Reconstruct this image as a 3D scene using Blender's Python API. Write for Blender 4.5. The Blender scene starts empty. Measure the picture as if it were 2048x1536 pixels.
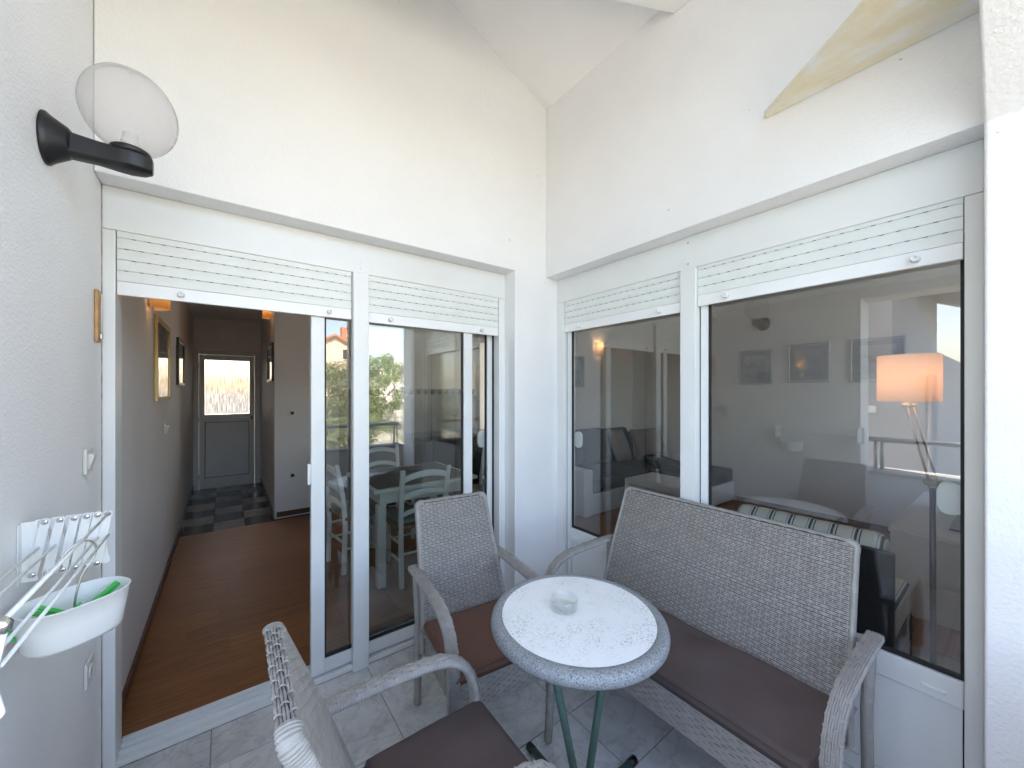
import bpy, math, random
import numpy as np
from mathutils import Vector
random.seed(7); rng = np.random.default_rng(7)
R = math.radians
sc = bpy.context.scene
col = sc.collection

# ------------------------------------------------------------------ camera, sky, sun, exposure
cam_d = bpy.data.cameras.new('camera'); cam = bpy.data.objects.new('camera', cam_d); col.objects.link(cam)
cam.location = (0, 0, 1.5)
cam.rotation_euler = (R(90), 0, R(53.1825 - 90))
cam_d.sensor_width = 36; cam_d.lens = 36 * 764.04 / 2048; cam_d.shift_y = 14.14 / 2048
cam_d.clip_start = 0.02; cam_d.clip_end = 30000
sc.camera = cam
SUN_EL, SUN_AZ = R(50), math.atan2(-0.28, 0.96)          # azimuth from +Y towards +X
world = bpy.data.worlds.new('World'); sc.world = world; world.use_nodes = True
wn = world.node_tree.nodes; wl = world.node_tree.links
sky = wn.new('ShaderNodeTexSky'); sky.sky_type = 'NISHITA'; sky.sun_disc = False
sky.sun_elevation = SUN_EL; sky.sun_rotation = SUN_AZ; sky.air_density = 0.85; sky.dust_density = 2.5; sky.ozone_density = 0.6
wl.new(sky.outputs[0], wn['Background'].inputs[0]); wn['Background'].inputs[1].default_value = 0.15
sun_d = bpy.data.lights.new('sun', 'SUN'); sun_d.energy = 4.5; sun_d.angle = R(0.5); sun_d.color = (1, 0.98, 0.95)
sun = bpy.data.objects.new('sun', sun_d); col.objects.link(sun)
sv = Vector((math.sin(SUN_AZ) * math.cos(SUN_EL), math.cos(SUN_AZ) * math.cos(SUN_EL), math.sin(SUN_EL)))
sun.rotation_euler = (-sv).to_track_quat('-Z', 'Y').to_euler()
sc.view_settings.view_transform = 'Standard'; sc.view_settings.look = 'None'
sc.view_settings.exposure = 3.28
sc.view_settings.use_white_balance = True; sc.view_settings.white_balance_temperature = 7550; sc.view_settings.white_balance_tint = 12; sc.view_settings.gamma = 1.0
sc.render.engine = 'CYCLES'
sc.cycles.use_denoising = True
sc.cycles.max_bounces = 14; sc.cycles.diffuse_bounces = 7; sc.cycles.glossy_bounces = 6
sc.cycles.transmission_bounces = 8; sc.cycles.transparent_max_bounces = 16
sc.cycles.caustics_reflective = False; sc.cycles.caustics_refractive = False

# ------------------------------------------------------------------ mesh helpers
class MB:
    def __init__(s): s.v = []; s.f = []; s.n = 0
    def add(s, v, f):
        s.v.append(np.asarray(v, float).reshape(-1, 3)); s.f += [tuple(i + s.n for i in q) for q in f]; s.n += len(s.v[-1]); return s
    def box(s, x0, x1, y0, y1, z0, z1):
        if x0 > x1: x0, x1 = x1, x0
        if y0 > y1: y0, y1 = y1, y0
        return s.add([(x0,y0,z0),(x1,y0,z0),(x1,y1,z0),(x0,y1,z0),(x0,y0,z1),(x1,y0,z1),(x1,y1,z1),(x0,y1,z1)],
                     [(0,3,2,1),(4,5,6,7),(0,1,5,4),(1,2,6,5),(2,3,7,6),(3,0,4,7)])
    def prism(s, poly, axis, a0, a1):
        m = len(poly)
        def P(p, a):
            return {'x': (a, p[0], p[1]), 'y': (p[0], a, p[1]), 'z': (p[0], p[1], a)}[axis]
        v = [P(p, a0) for p in poly] + [P(p, a1) for p in poly]
        f = [tuple(range(m))[::-1], tuple(range(m, 2*m))] + [(i, (i+1) % m, m+(i+1) % m, m+i) for i in range(m)]
        return s.add(v, f)
    def rings(s, rings, cap=True, closed=True):
        rings = [np.asarray(r, float) for r in rings]; m = len(rings[0]); f = []
        for k in range(len(rings)-1):
            for i in range(m if closed else m-1):
                j = (i+1) % m
                f.append((k*m+i, k*m+j, (k+1)*m+j, (k+1)*m+i))
        if cap: f += [tuple(range(m))[::-1], tuple(range((len(rings)-1)*m, len(rings)*m))]
        return s.add(np.concatenate(rings), f)
    def tube(s, path, r, n=10, cap=True):
        P = np.asarray(path, float); m = len(P); rr = np.full(m, r) if np.isscalar(r) else np.asarray(r)
        T = np.gradient(P, axis=0); T /= np.linalg.norm(T, axis=1)[:, None] + 1e-12
        up = np.array([0, 0, 1.]) if abs(T[0][2]) < .9 else np.array([1., 0, 0])
        N = up - T[0]*np.dot(up, T[0]); N /= np.linalg.norm(N); th = np.linspace(0, 2*np.pi, n, endpoint=False); out = []
        for k in range(m):
            N = N - T[k]*np.dot(N, T[k]); N /= np.linalg.norm(N); B = np.cross(T[k], N)
            out.append(P[k] + rr[k]*(np.cos(th)[:, None]*N + np.sin(th)[:, None]*B))
        return s.rings(out, cap)
    def lathe(s, prof, c=(0,0,0), n=32, sx=1, sy=1, cap=True, axis='z'):
        th = np.linspace(0, 2*np.pi, n, endpoint=False); out = []
        for r, z in prof:
            a, b, h = r*np.cos(th)*sx, r*np.sin(th)*sy, np.full(n, z)
            if axis == 'z': q = np.stack([a, b, h], 1)
            elif axis == 'x': q = np.stack([h, a, b], 1)
            else: q = np.stack([a, h, b], 1)
            out.append(q + np.asarray(c))
        return s.rings(out, cap)
    def grid(s, A, flip=False):
        a, b, _ = A.shape; f = []
        for i in range(a-1):
            for j in range(b-1):
                q = (i*b+j, i*b+j+1, (i+1)*b+j+1, (i+1)*b+j); f.append(q[::-1] if flip else q)
        return s.add(A.reshape(-1, 3), f)
    def mesh(s, name, mat, smooth=False):
        me = bpy.data.meshes.new(name)
        me.from_pydata(np.concatenate(s.v).tolist(), [], s.f); me.materials.append(mat)
        if smooth: me.polygons.foreach_set('use_smooth', [True]*len(me.polygons))
        me.update(); return me
    def build(s, name, mat, parent=None, smooth=False, bevel=0, seg=2, auto=None):
        o = bpy.data.objects.new(name, s.mesh(name, mat, smooth or auto is not None)); col.objects.link(o)
        if parent: o.parent = parent
        if bevel:
            b = o.modifiers.new('bevel', 'BEVEL'); b.width = bevel; b.segments = seg; b.limit_method = 'ANGLE'; b.angle_limit = R(40)
            o.data.polygons.foreach_set('use_smooth', [True]*len(o.data.polygons))
            w = o.modifiers.new('weighted', 'WEIGHTED_NORMAL'); w.keep_sharp = True
        return o

def tag(o, label=None, cat=None, group=None, kind=None):
    if label: o['label'] = label
    if cat: o['category'] = cat
    if group: o['group'] = group
    if kind: o['kind'] = kind
    return o
def thing(name, label, cat, loc=(0,0,0), rz=0, group=None):
    o = bpy.data.objects.new(name, None); col.objects.link(o); o.location = loc; o.rotation_euler = (0, 0, rz)
    o.empty_display_size = .05
    return tag(o, label, cat, group)
def struct(o): o['kind'] = 'structure'; return o
def copy_tree(o, parent=None):
    c = o.copy(); col.objects.link(c); c.parent = parent
    for ch in list(o.children): copy_tree(ch, c)
    return c
def bez(pts, n=24):
    """Catmull-Rom through the points"""
    P = np.asarray(pts, float); P = np.vstack([2*P[0]-P[1], P, 2*P[-1]-P[-2]]); out = []
    for i in range(1, len(P)-2):
        t = np.linspace(0, 1, n, endpoint=False)[:, None]
        a, b, c, d = P[i-1], P[i], P[i+1], P[i+2]
        out.append(.5*((2*b)+(-a+c)*t+(2*a-5*b+4*c-d)*t**2+(-a+3*b-3*c+d)*t**3))
    out.append(P[-2][None]); return np.concatenate(out)
def resample(P, step):
    P = np.asarray(P, float); L = np.r_[0, np.cumsum(np.linalg.norm(np.diff(P, axis=0), axis=1))]
    m = max(2, int(round(L[-1]/step))+1); s = np.linspace(0, L[-1], m)
    return np.stack([np.interp(s, L, P[:, k]) for k in range(3)], 1), s

# ------------------------------------------------------------------ materials
def newmat(name):
    m = bpy.data.materials.new(name); m.use_nodes = True; nt = m.node_tree
    return m, nt.nodes, nt.links, nt.nodes['Principled BSDF']
def ramp(n, l, src, stops):
    r = n.new('ShaderNodeValToRGB'); l.new(src, r.inputs[0]); e = r.color_ramp.elements
    while len(e) < len(stops): e.new(.5)
    for k, (p, c) in enumerate(stops): e[k].position = p; e[k].color = (*c, 1)
    return r
def coords(n, l, scale=(1,1,1), kind='Object', rnd=0):
    t = n.new('ShaderNodeTexCoord'); mp = n.new('ShaderNodeMapping'); l.new(t.outputs[kind], mp.inputs[0]); mp.inputs['Scale'].default_value = scale
    if rnd:
        oi = n.new('ShaderNodeObjectInfo'); v = n.new('ShaderNodeVectorMath'); v.operation = 'SCALE'; v.inputs[0].default_value = (rnd, rnd*.73, rnd*.41)
        l.new(oi.outputs['Random'], v.inputs['Scale']); l.new(v.outputs[0], mp.inputs['Location'])
    return mp.outputs[0]
def noise(n, l, vec, scale, detail=3, rough=.55, dist=0):
    t = n.new('ShaderNodeTexNoise'); l.new(vec, t.inputs['Vector']); t.inputs['Scale'].default_value = scale
    t.inputs['Detail'].default_value = detail; t.inputs['Roughness'].default_value = rough; t.inputs['Distortion'].default_value = dist
    return t.outputs[0]
def bump(n, l, h, b, strength=.3, dist=.002, prev=None):
    k = n.new('ShaderNodeBump'); k.inputs['Strength'].default_value = strength; k.inputs['Distance'].default_value = dist
    l.new(h, k.inputs['Height'])
    if prev: l.new(prev, k.inputs['Normal'])
    if b is not None: l.new(k.outputs[0], b.inputs['Normal'])
    return k.outputs[0]
def plain(name, c, rough=.5, metal=0, nscale=None, nstr=.1, ndist=.001, var=0, vscale=6, spec=None):
    m, n, l, b = newmat(name)
    b.inputs['Base Color'].default_value = (*c, 1); b.inputs['Roughness'].default_value = rough; b.inputs['Metallic'].default_value = metal
    if spec is not None: b.inputs['Specular IOR Level'].default_value = spec
    vec = coords(n, l)
    if var:
        d = tuple(max(0, x*(1-var)) for x in c); e = tuple(min(1, x*(1+var*.5)) for x in c)
        r = ramp(n, l, noise(n, l, vec, vscale, 4), [(.35, d), (.65, e)]); l.new(r.outputs[0], b.inputs['Base Color'])
    if nscale: bump(n, l, noise(n, l, vec, nscale, 3), b, nstr, ndist)
    return m
def stucco(name, c, scale=130, strength=.55, dist=.0028):
    m, n, l, b = newmat(name); vec = coords(n, l)
    d = tuple(x*.955 for x in c)
    r = ramp(n, l, noise(n, l, vec, 2.2, 5), [(.3, d), (.7, c)]); 
    # small dirt specks
    sp = ramp(n, l, noise(n, l, vec, 31, 1), [(.815, (1,1,1)), (.84, (.62,.58,.54))])
    mx = n.new('ShaderNodeMix'); mx.data_type = 'RGBA'; mx.blend_type = 'MULTIPLY'; mx.inputs[0].default_value = 1
    l.new(r.outputs[0], mx.inputs[6]); l.new(sp.outputs[0], mx.inputs[7]); l.new(mx.outputs[2], b.inputs['Base Color'])
    b.inputs['Roughness'].default_value = .62; b.inputs['Specular IOR Level'].default_value = .35
    h1 = bump(n, l, noise(n, l, vec, scale, 3, .5), None, strength, dist)
    bump(n, l, noise(n, l, vec, scale*.16, 2), b, .18, .004, h1)
    return m

M = {}
M['wall'] = stucco('white_stucco', (.865,.865,.868), 120, .7, .004)
M['wall_rough'] = stucco('rough_white_stucco', (.86,.85,.84), 85, .55, .004)
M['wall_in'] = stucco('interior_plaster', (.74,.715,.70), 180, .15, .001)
M['ceil'] = stucco('ceiling_paint', (.865,.862,.86), 120, .3, .002)
M['alu'] = plain('white_lacquered_aluminium', (.77,.785,.775), .33, 0, 40, .02, .0006, .03, 3)
M['alu_bright'] = plain('bright_white_aluminium', (.83,.84,.84), .28, 0, 40, .02, .0006, .02, 3)
M['slat'] = plain('shutter_slat_white', (.74,.77,.75), .4, 0, 60, .03, .0005, .035, 9)
M['gasket'] = plain('black_rubber', (.012,.012,.013), .6)
M['dark'] = plain('dark_cavity', (.03,.028,.026), .8)
M['grout'] = plain('grout', (.34,.30,.27), .9, 0, 200, .3, .002, .25, 30)
M['black'] = plain('black_plastic', (.012,.012,.013), .42, 0, 220, .12, .0006)
M['chrome'] = plain('chrome', (.75,.75,.76), .12, 1)
M['steel'] = plain('brushed_steel', (.55,.55,.55), .3, 1)
M['dark_steel'] = plain('dark_steel', (.10,.09,.09), .25, 1)
M['plastic'] = plain('white_plastic', (.80,.81,.80), .35)
M['ivory'] = plain('ivory_plastic', (.72,.71,.66), .35)
M['green_peg'] = plain('green_plastic', (.03,.55,.10), .35)
M['cushion'] = plain('brown_cushion_fabric', (.092,.064,.059), .8, 0, 14, .35, .008, .12, 5)
M['cushion_rust'] = plain('rust_brown_cushion_fabric', (.135,.066,.048), .8, 0, 14, .3, .007, .12, 5)
M['green_metal'] = plain('green_lacquered_steel', (.075,.15,.125), .38, 0, 30, .08, .001, .18, 14)
M['door_grey'] = plain('door_grey_lacquer', (.62,.635,.65), .4, 0, 30, .03, .001, .04, 4)
M['base'] = plain('baseboard_wood', (.13,.055,.03), .45, 0, 50, .1, .001, .3, 12)
M['white_lacq'] = plain('white_lacquer_wood', (.74,.76,.74), .38, 0, 40, .05, .001, .04, 5)
M['dark_top'] = plain('dark_table_top', (.045,.04,.038), .22)
M['rush'] = plain('woven_rush', (.25,.13,.06), .8, 0, 90, .5, .003, .35, 50)
M['seatpad'] = plain('grey_green_pad', (.20,.22,.20), .9, 0, 200, .2, .002)
M['sofa'] = plain('charcoal_upholstery', (.035,.036,.04), .9, 0, 400, .3, .001, .2, 8)
M['leather'] = plain('white_leatherette', (.66,.66,.65), .45, 0, 90, .12, .002)
M['pillow'] = plain('taupe_cushion', (.22,.165,.15), .9, 0, 60, .3, .003, .15, 6)
M['navy'] = plain('navy_panel', (.008,.011,.017), .45)
M['wood_leg'] = plain('brown_wood', (.14,.06,.03), .45, 0, 40, .1, .001, .3, 20)
M['parapet_cap'] = plain('grey_stone_cap', (.36,.36,.36), .7, 0, 60, .2, .002, .2, 10)
M['rail'] = plain('grey_steel_rail', (.30,.31,.32), .35, .7)
M['gold'] = plain('gilt_frame', (.55,.42,.2), .4, .5)
M['frame_dark'] = plain('dark_wood_frame', (.03,.02,.016), .3)
M['silver'] = plain('silver_frame', (.42,.42,.43), .3, .8)
M['tv'] = plain('tv_black', (.01,.01,.011), .25)
M['paper'] = plain('picture_mat_board', (.16,.16,.165), .7)
M['counter'] = plain('kitchen_dark', (.02,.018,.017), .35)
M['wood_light'] = plain('pale_pine', (.55,.31,.13), .5, 0, 60, .1, .001, .2, 30)

def wicker_mat():
    m, n, l, b = newmat('grey_wicker'); vec = coords(n, l)
    r = ramp(n, l, noise(n, l, vec, 25, 3), [(.3, (.29,.27,.248)), (.55, (.345,.323,.298)), (.75, (.395,.372,.346))])
    l.new(r.outputs[0], b.inputs['Base Color']); b.inputs['Roughness'].default_value = .48
    bump(n, l, noise(n, l, vec, 420, 2), b, .15, .0006); return m
M['wicker'] = wicker_mat()
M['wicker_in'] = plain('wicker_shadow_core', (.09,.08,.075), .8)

def glass_mat(name, tint, r0):
    m, n, l, b = newmat(name); n.remove(b)
    tr = n.new('ShaderNodeBsdfTransparent'); tr.inputs[0].default_value = (*tint, 1)
    gl = n.new('ShaderNodeBsdfGlossy'); gl.inputs['Roughness'].default_value = 0.0; gl.inputs[0].default_value = (1,1,1,1)
    lw = n.new('ShaderNodeLayerWeight'); lw.inputs[0].default_value = .5
    # Schlick reflectance of a clear pane
    p = n.new('ShaderNodeMath'); p.operation = 'POWER'; p.inputs[1].default_value = 5; l.new(lw.outputs['Facing'], p.inputs[0])
    a = n.new('ShaderNodeMath'); a.operation = 'MULTIPLY_ADD'; a.inputs[1].default_value = 1-r0; a.inputs[2].default_value = r0; l.new(p.outputs[0], a.inputs[0])
    # slight waviness of float glass
    mx = n.new('ShaderNodeMixShader'); l.new(a.outputs[0], mx.inputs[0]); l.new(tr.outputs[0], mx.inputs[1]); l.new(gl.outputs[0], mx.inputs[2])
    l.new(mx.outputs[0], n['Material Output'].inputs[0]); return m
M['glass'] = glass_mat('window_glass', (.93,.95,.94), .085)
M['picglass'] = glass_mat('picture_glass', (.97,.97,.97), .06)

def clear(name, c, rough, ior=1.49, bscale=None, bstr=.2, trans=1.0):
    m, n, l, b = newmat(name); b.inputs['Base Color'].default_value = (*c, 1); b.inputs['Roughness'].default_value = rough
    b.inputs['Transmission Weight'].default_value = trans; b.inputs['IOR'].default_value = ior
    if bscale:
        bump(n, l, noise(n, l, coords(n, l, bscale), 1, 3), b, bstr, .004)
    return m
M['ash'] = glass_mat('ashtray_glass', (.945,.955,.95), .09)
M['frost'] = clear('patterned_door_glass', (.17,.175,.18), .10, 1.4, (120, 1, 14), 1.0)
_n, _l = M['frost'].node_tree.nodes, M['frost'].node_tree.links
_r = ramp(_n, _l, noise(_n, _l, coords(_n, _l, (75, 1, 7)), 1, 4), [(.34, (.10,.105,.11)), (.5, (.17,.175,.185)), (.68, (.30,.31,.32))]); _l.new(_r.outputs[0], _n['Principled BSDF'].inputs['Base Color'])

def marble():
    m, n, l, b = newmat('grey_marbled_tile'); vec = coords(n, l, rnd=37.0)
    w = noise(n, l, vec, 3.2, 4); base = ramp(n, l, noise(n, l, vec, 5.5, 6, .62, .5), [(.30, (.44,.445,.44)), (.5, (.60,.605,.60)), (.72, (.70,.70,.695))])
    # thin dark veins from a ridge of warped noise
    v = noise(n, l, vec, 4.6, 5, .6, 1.6); s = n.new('ShaderNodeMath'); s.operation = 'SUBTRACT'; s.inputs[1].default_value = .5; l.new(v, s.inputs[0])
    a = n.new('ShaderNodeMath'); a.operation = 'ABSOLUTE'; l.new(s.outputs[0], a.inputs[0])
    vr = ramp(n, l, a.outputs[0], [(0.0, (.60,.60,.61)), (.013, (.84,.84,.84)), (.05, (1,1,1))])
    mx = n.new('ShaderNodeMix'); mx.data_type = 'RGBA'; mx.blend_type = 'MULTIPLY'; mx.inputs[0].default_value = .6
    l.new(base.outputs[0], mx.inputs[6]); l.new(vr.outputs[0], mx.inputs[7]); l.new(mx.outputs[2], b.inputs['Base Color'])
    b.inputs['Roughness'].default_value = .28; bump(n, l, w, b, .05, .002); return m
M['marble'] = marble()

def plank_mat():
    m, n, l, b = newmat('reddish_laminate'); vec = coords(n, l, (1.3, 16, 1), 'Object', 61.0)
    g = noise(n, l, vec, 2.4, 6, .62, .9); r = ramp(n, l, g, [(.28, (.13,.045,.017)), (.48, (.25,.095,.034)), (.60, (.31,.13,.042)), (.78, (.38,.18,.06))])
    oi = n.new('ShaderNodeObjectInfo'); h = n.new('ShaderNodeHueSaturation'); l.new(r.outputs[0], h.inputs['Color'])
    mr = n.new('ShaderNodeMapRange'); mr.inputs[3].default_value = .86; mr.inputs[4].default_value = 1.12; l.new(oi.outputs['Random'], mr.inputs[0]); l.new(mr.outputs[0], h.inputs['Value'])
    l.new(h.outputs[0], b.inputs['Base Color']); b.inputs['Roughness'].default_value = .42; b.inputs['Specular IOR Level'].default_value = .35
    bump(n, l, g, b, .08, .001); return m
M['plank'] = plank_mat()
def checker_tile(name, c):
    m, n, l, b = newmat(name); vec = coords(n, l, rnd=11)
    r = ramp(n, l, noise(n, l, vec, 9, 5), [(.3, tuple(x*.7 for x in c)), (.7, c)]); l.new(r.outputs[0], b.inputs['Base Color']); b.inputs['Roughness'].default_value = .18; return m
M['tile_black'] = checker_tile('black_floor_tile', (.02,.02,.022)); M['tile_grey'] = checker_tile('grey_floor_tile', (.30,.285,.28))

def laminate():
    m, n, l, b = newmat('speckled_white_laminate'); vec = coords(n, l)
    v = noise(n, l, vec, 34, 6, .72, 2.2); s = n.new('ShaderNodeMath'); s.operation = 'SUBTRACT'; s.inputs[1].default_value = .5; l.new(v, s.inputs[0])
    a = n.new('ShaderNodeMath'); a.operation = 'ABSOLUTE'; l.new(s.outputs[0], a.inputs[0])
    line = ramp(n, l, a.outputs[0], [(0, (1,1,1)), (.016, (.8,.8,.8)), (.03, (0,0,0))])
    mask = ramp(n, l, noise(n, l, vec, 9, 4), [(.44, (0,0,0)), (.62, (1,1,1))]); mask2 = ramp(n, l, noise(n, l, vec, 130, 3), [(.46, (0,0,0)), (.56, (1,1,1))])
    p = n.new('ShaderNodeMath'); p.operation = 'MULTIPLY'; l.new(line.outputs[0], p.inputs[0]); l.new(mask.outputs[0], p.inputs[1])
    q = n.new('ShaderNodeMath'); q.operation = 'MULTIPLY'; l.new(p.outputs[0], q.inputs[0]); l.new(mask2.outputs[0], q.inputs[1])
    mx = n.new('ShaderNodeMix'); mx.data_type = 'RGBA'; l.new(q.outputs[0], mx.inputs[0]); mx.inputs[6].default_value = (.80,.815,.81,1); mx.inputs[7].default_value = (.20,.25,.24,1)
    l.new(mx.outputs[2], b.inputs['Base Color']); b.inputs['Roughness'].default_value = .38; return m
M['laminate'] = laminate()
def granite():
    m, n, l, b = newmat('speckled_grey_blue_rim'); vec = coords(n, l)
    r = ramp(n, l, noise(n, l, vec, 210, 2, .5), [(.30, (.05,.06,.07)), (.42, (.20,.215,.225)), (.60, (.27,.285,.295)), (.75, (.37,.39,.40))])
    l.new(r.outputs[0], b.inputs['Base Color']); b.inputs['Roughness'].default_value = .42; return m
M['granite'] = granite()
def stain():
    m, n, l, b = newmat('stained_white_plaster'); vec = coords(n, l, (3.4, 1.6, 1))
    f = noise(n, l, vec, 3.4, 7, .66, .3); r = ramp(n, l, f, [(.38, (.83,.82,.79)), (.54, (.81,.75,.58)), (.75, (.75,.65,.42))])
    l.new(r.outputs[0], b.inputs['Base Color']); b.inputs['Roughness'].default_value = .7
    bump(n, l, noise(n, l, coords(n, l), 90, 3), b, .3, .002); return m
M['stain'] = stain()
def stripes():
    m, n, l, b = newmat('striped_upholstery'); t = n.new('ShaderNodeTexCoord'); sp = n.new('ShaderNodeSeparateXYZ'); l.new(t.outputs['Object'], sp.inputs[0])
    k = n.new('ShaderNodeMath'); k.operation = 'MULTIPLY'; k.inputs[1].default_value = 1/.085; l.new(sp.outputs[1], k.inputs[0])
    fr = n.new('ShaderNodeMath'); fr.operation = 'FRACT'; l.new(k.outputs[0], fr.inputs[0])
    r = ramp(n, l, fr.outputs[0], [(0, (.62,.64,.60)), (.38, (.05,.075,.10)), (.44, (.62,.64,.60)), (.52, (.05,.075,.10)), (.64, (.62,.64,.60)), (.72, (.25,.28,.29)), (.76, (.62,.64,.60))])
    r.color_ramp.interpolation = 'CONSTANT'; l.new(r.outputs[0], b.inputs['Base Color']); b.inputs['Roughness'].default_value = .85; return m
M['stripes'] = stripes()
def print_mat(name, seed, a, b_, c):
    m, n, l, b = newmat(name); t = n.new('ShaderNodeTexCoord'); mp = n.new('ShaderNodeMapping'); mp.inputs['Location'].default_value = (seed, seed*.3, 0); l.new(t.outputs['Object'], mp.inputs[0])
    sp = n.new('ShaderNodeSeparateXYZ'); l.new(t.outputs['Object'], sp.inputs[0])
    nz = noise(n, l, mp.outputs[0], 9, 5); ad = n.new('ShaderNodeMath'); ad.operation = 'MULTIPLY_ADD'; ad.inputs[1].default_value = .28; l.new(nz, ad.inputs[0]); l.new(sp.outputs[2], ad.inputs[2])
    r = ramp(n, l, ad.outputs[0], [(.02, a), (.10, b_), (.15, a), (.20, b_), (.30, c)]); l.new(r.outputs[0], b.inputs['Base Color']); b.inputs['Roughness'].default_value = .5; return m
M['print1'] = print_mat('lake_photograph', 3, (.07,.08,.08), (.22,.23,.23), (.34,.36,.37))
M['print2'] = print_mat('dusk_photograph', 9, (.10,.11,.13), (.15,.16,.18), (.20,.21,.24))
M['print3'] = print_mat('harbour_photograph', 15, (.09,.10,.10), (.20,.21,.22), (.26,.27,.28))
M['print4'] = plain('dark_print', (.03,.03,.035), .5, 0, None, 0, 0, .6, 5)

def emis(name, c, s):
    m, n, l, b = newmat(name); b.inputs['Emission Color'].default_value = (*c, 1); b.inputs['Emission Strength'].default_value = s; b.inputs['Base Color'].default_value = (*c, 1); return m
def translucent(name, c, e=0, ec=(1,.6,.3)):
    m, n, l, b = newmat(name); tl = n.new('ShaderNodeBsdfTranslucent'); tl.inputs[0].default_value = (*c, 1); df = n.new('ShaderNodeBsdfDiffuse'); df.inputs[0].default_value = (*c, 1)
    mx = n.new('ShaderNodeMixShader'); mx.inputs[0].default_value = .55; l.new(df.outputs[0], mx.inputs[1]); l.new(tl.outputs[0], mx.inputs[2])
    l.new(mx.outputs[0], n['Material Output'].inputs[0]); n.remove(b); return m
M['shade'] = translucent('pink_cream_lamp_shade', (.84,.73,.66)); M['amber'] = translucent('amber_lamp_glass', (.86,.68,.42)); M['milk'] = translucent('milk_glass', (.85,.74,.62))
M['bulb'] = emis('lit_bulb', (1, .62, .32), 1.2)

# ------------------------------------------------------------------ terrace shell (setting)
XL, YL, XR, LF, RF = -.39, 2.154, 1.9376, 2.0393, 1.8299
ZB, ZT = 2.1376, 2.309
struct(MB().box(-.66, XL, .83, 2.285, -3.2, 4.75).build('wall_left', M['wall'], bevel=.006))
struct(MB().box(-.66, XL-.002, -.45, .828, 2.29, 4.75).box(-.655, XL-.004, -.448, .828, -3.2, .80).build('wall_left_opening', M['wall']))
struct(MB().prism([(XL+.001, ZT), (1.5525, ZT), (1.5525, -.05), (2.10, -.05), (2.10, 4.75), (XL+.001, 4.75)], 'y', LF, 2.285).build('wall_back', M['wall'], bevel=.006))
struct(MB().box(RF, 2.10, -.02, LF-.001, ZT, 4.75).build('wall_right', M['wall'], bevel=.006))
# column with its flared head at the end of the window wall
struct(MB().prism([(1.79, -.05), (2.10, -.05), (2.10, 4.75), (1.50, 4.75), (1.50, 2.57), (1.79, 2.29)], 'y', -.27, .068).build('column', M['wall_rough'], bevel=.008))
struct(MB().box(XL, 1.949, -.45, -.28, -3.2, .80).build('parapet_wall', M['wall']))
struct(MB().box(XL-.002, 1.949, -.452, -.272, 3.3, 4.75).build('beam', M['wall']))  # out of view; underside raised so more skylight reaches the upper walls
struct(MB().box(XL-.03, 1.789, -.47, -.26, .802, .83).build('parapet_coping', M['parapet_cap'], bevel=.004))
struct(MB().box(-.68, XL+.02, -.258, .826, .802, .83).build('parapet_coping', M['parapet_cap'], bevel=.004))
zc = lambda x: 3.505 + .41*(1.835-x)
struct(MB().prism([(-.7, zc(-.7)), (1.95, zc(1.95)), (1.95, zc(1.95)+.2), (-.7, zc(-.7)+.2)], 'y', -.5, 2.2).build('ceiling', M['ceil']))
struct(MB().prism([(1.828, 1.062), (-.18, 2.037), (XL+.001, 2.037), (XL+.001, 1.62), (1.828, .55)], 'z', 3.42, 3.56).build('ceiling_soffit', M['wall_rough'], bevel=.006))  # unseen part cut back to a strip, letting light up to the ceiling
tri = MB().prism([(1.8295, .650), (1.8295, .60), (1.8295, .0685), (1.498, .0685), (1.498, -.269), (1.1, -.269), (1.800, .648)], 'z', 2.648, 2.674).build('ledge', M['stain'], bevel=.008)
struct(tri); tri['label'] = 'yellow stained triangular plaster ledge under the roof'

# terrace floor: grout bed and separate tiles
bed = struct(MB().box(XL, 2.0, -.28, 2.25, -.25, -.003).build('terrace_floor', M['grout']))
def tile_mesh(w, d, mat, name, c=.0015):
    m = MB(); a, b = w/2, d/2
    m.add([(-a,-b,-.012),(a,-b,-.012),(a,b,-.012),(-a,b,-.012),(-a,-b,-c),(a,-b,-c),(a,b,-c),(-a,b,-c),(-a+c,-b+c,0),(a-c,-b+c,0),(a-c,b-c,0),(-a+c,b-c,0)],
          [(0,1,5,4),(1,2,6,5),(2,3,7,6),(3,0,4,7),(4,5,9,8),(5,6,10,9),(6,7,11,10),(7,4,8,11),(8,9,10,11)])
    return m.mesh(name, mat)
TM = {}
for j in range(8):
    y0 = -.402 + j*.3333; y1 = y0 + .3333; y0c, y1c = max(y0, -.28), min(y1, 2.262)
    for i in range(7):
        x0 = -.3845 + i*.3333; key = round(y1c-y0c, 3)
        if key not in TM: TM[key] = tile_mesh(.3333-.0048, y1c-y0c-.0048, M['marble'], 'floor_tile')
        o = bpy.data.objects.new('floor_tile', TM[key]); col.objects.link(o); o.parent = bed
        o.location = (x0+.16665, (y0c+y1c)/2, random.uniform(-.0004, .0004)); o.rotation_euler = (random.uniform(-.0012,.0012), random.uniform(-.0012,.0012), 0)

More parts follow.
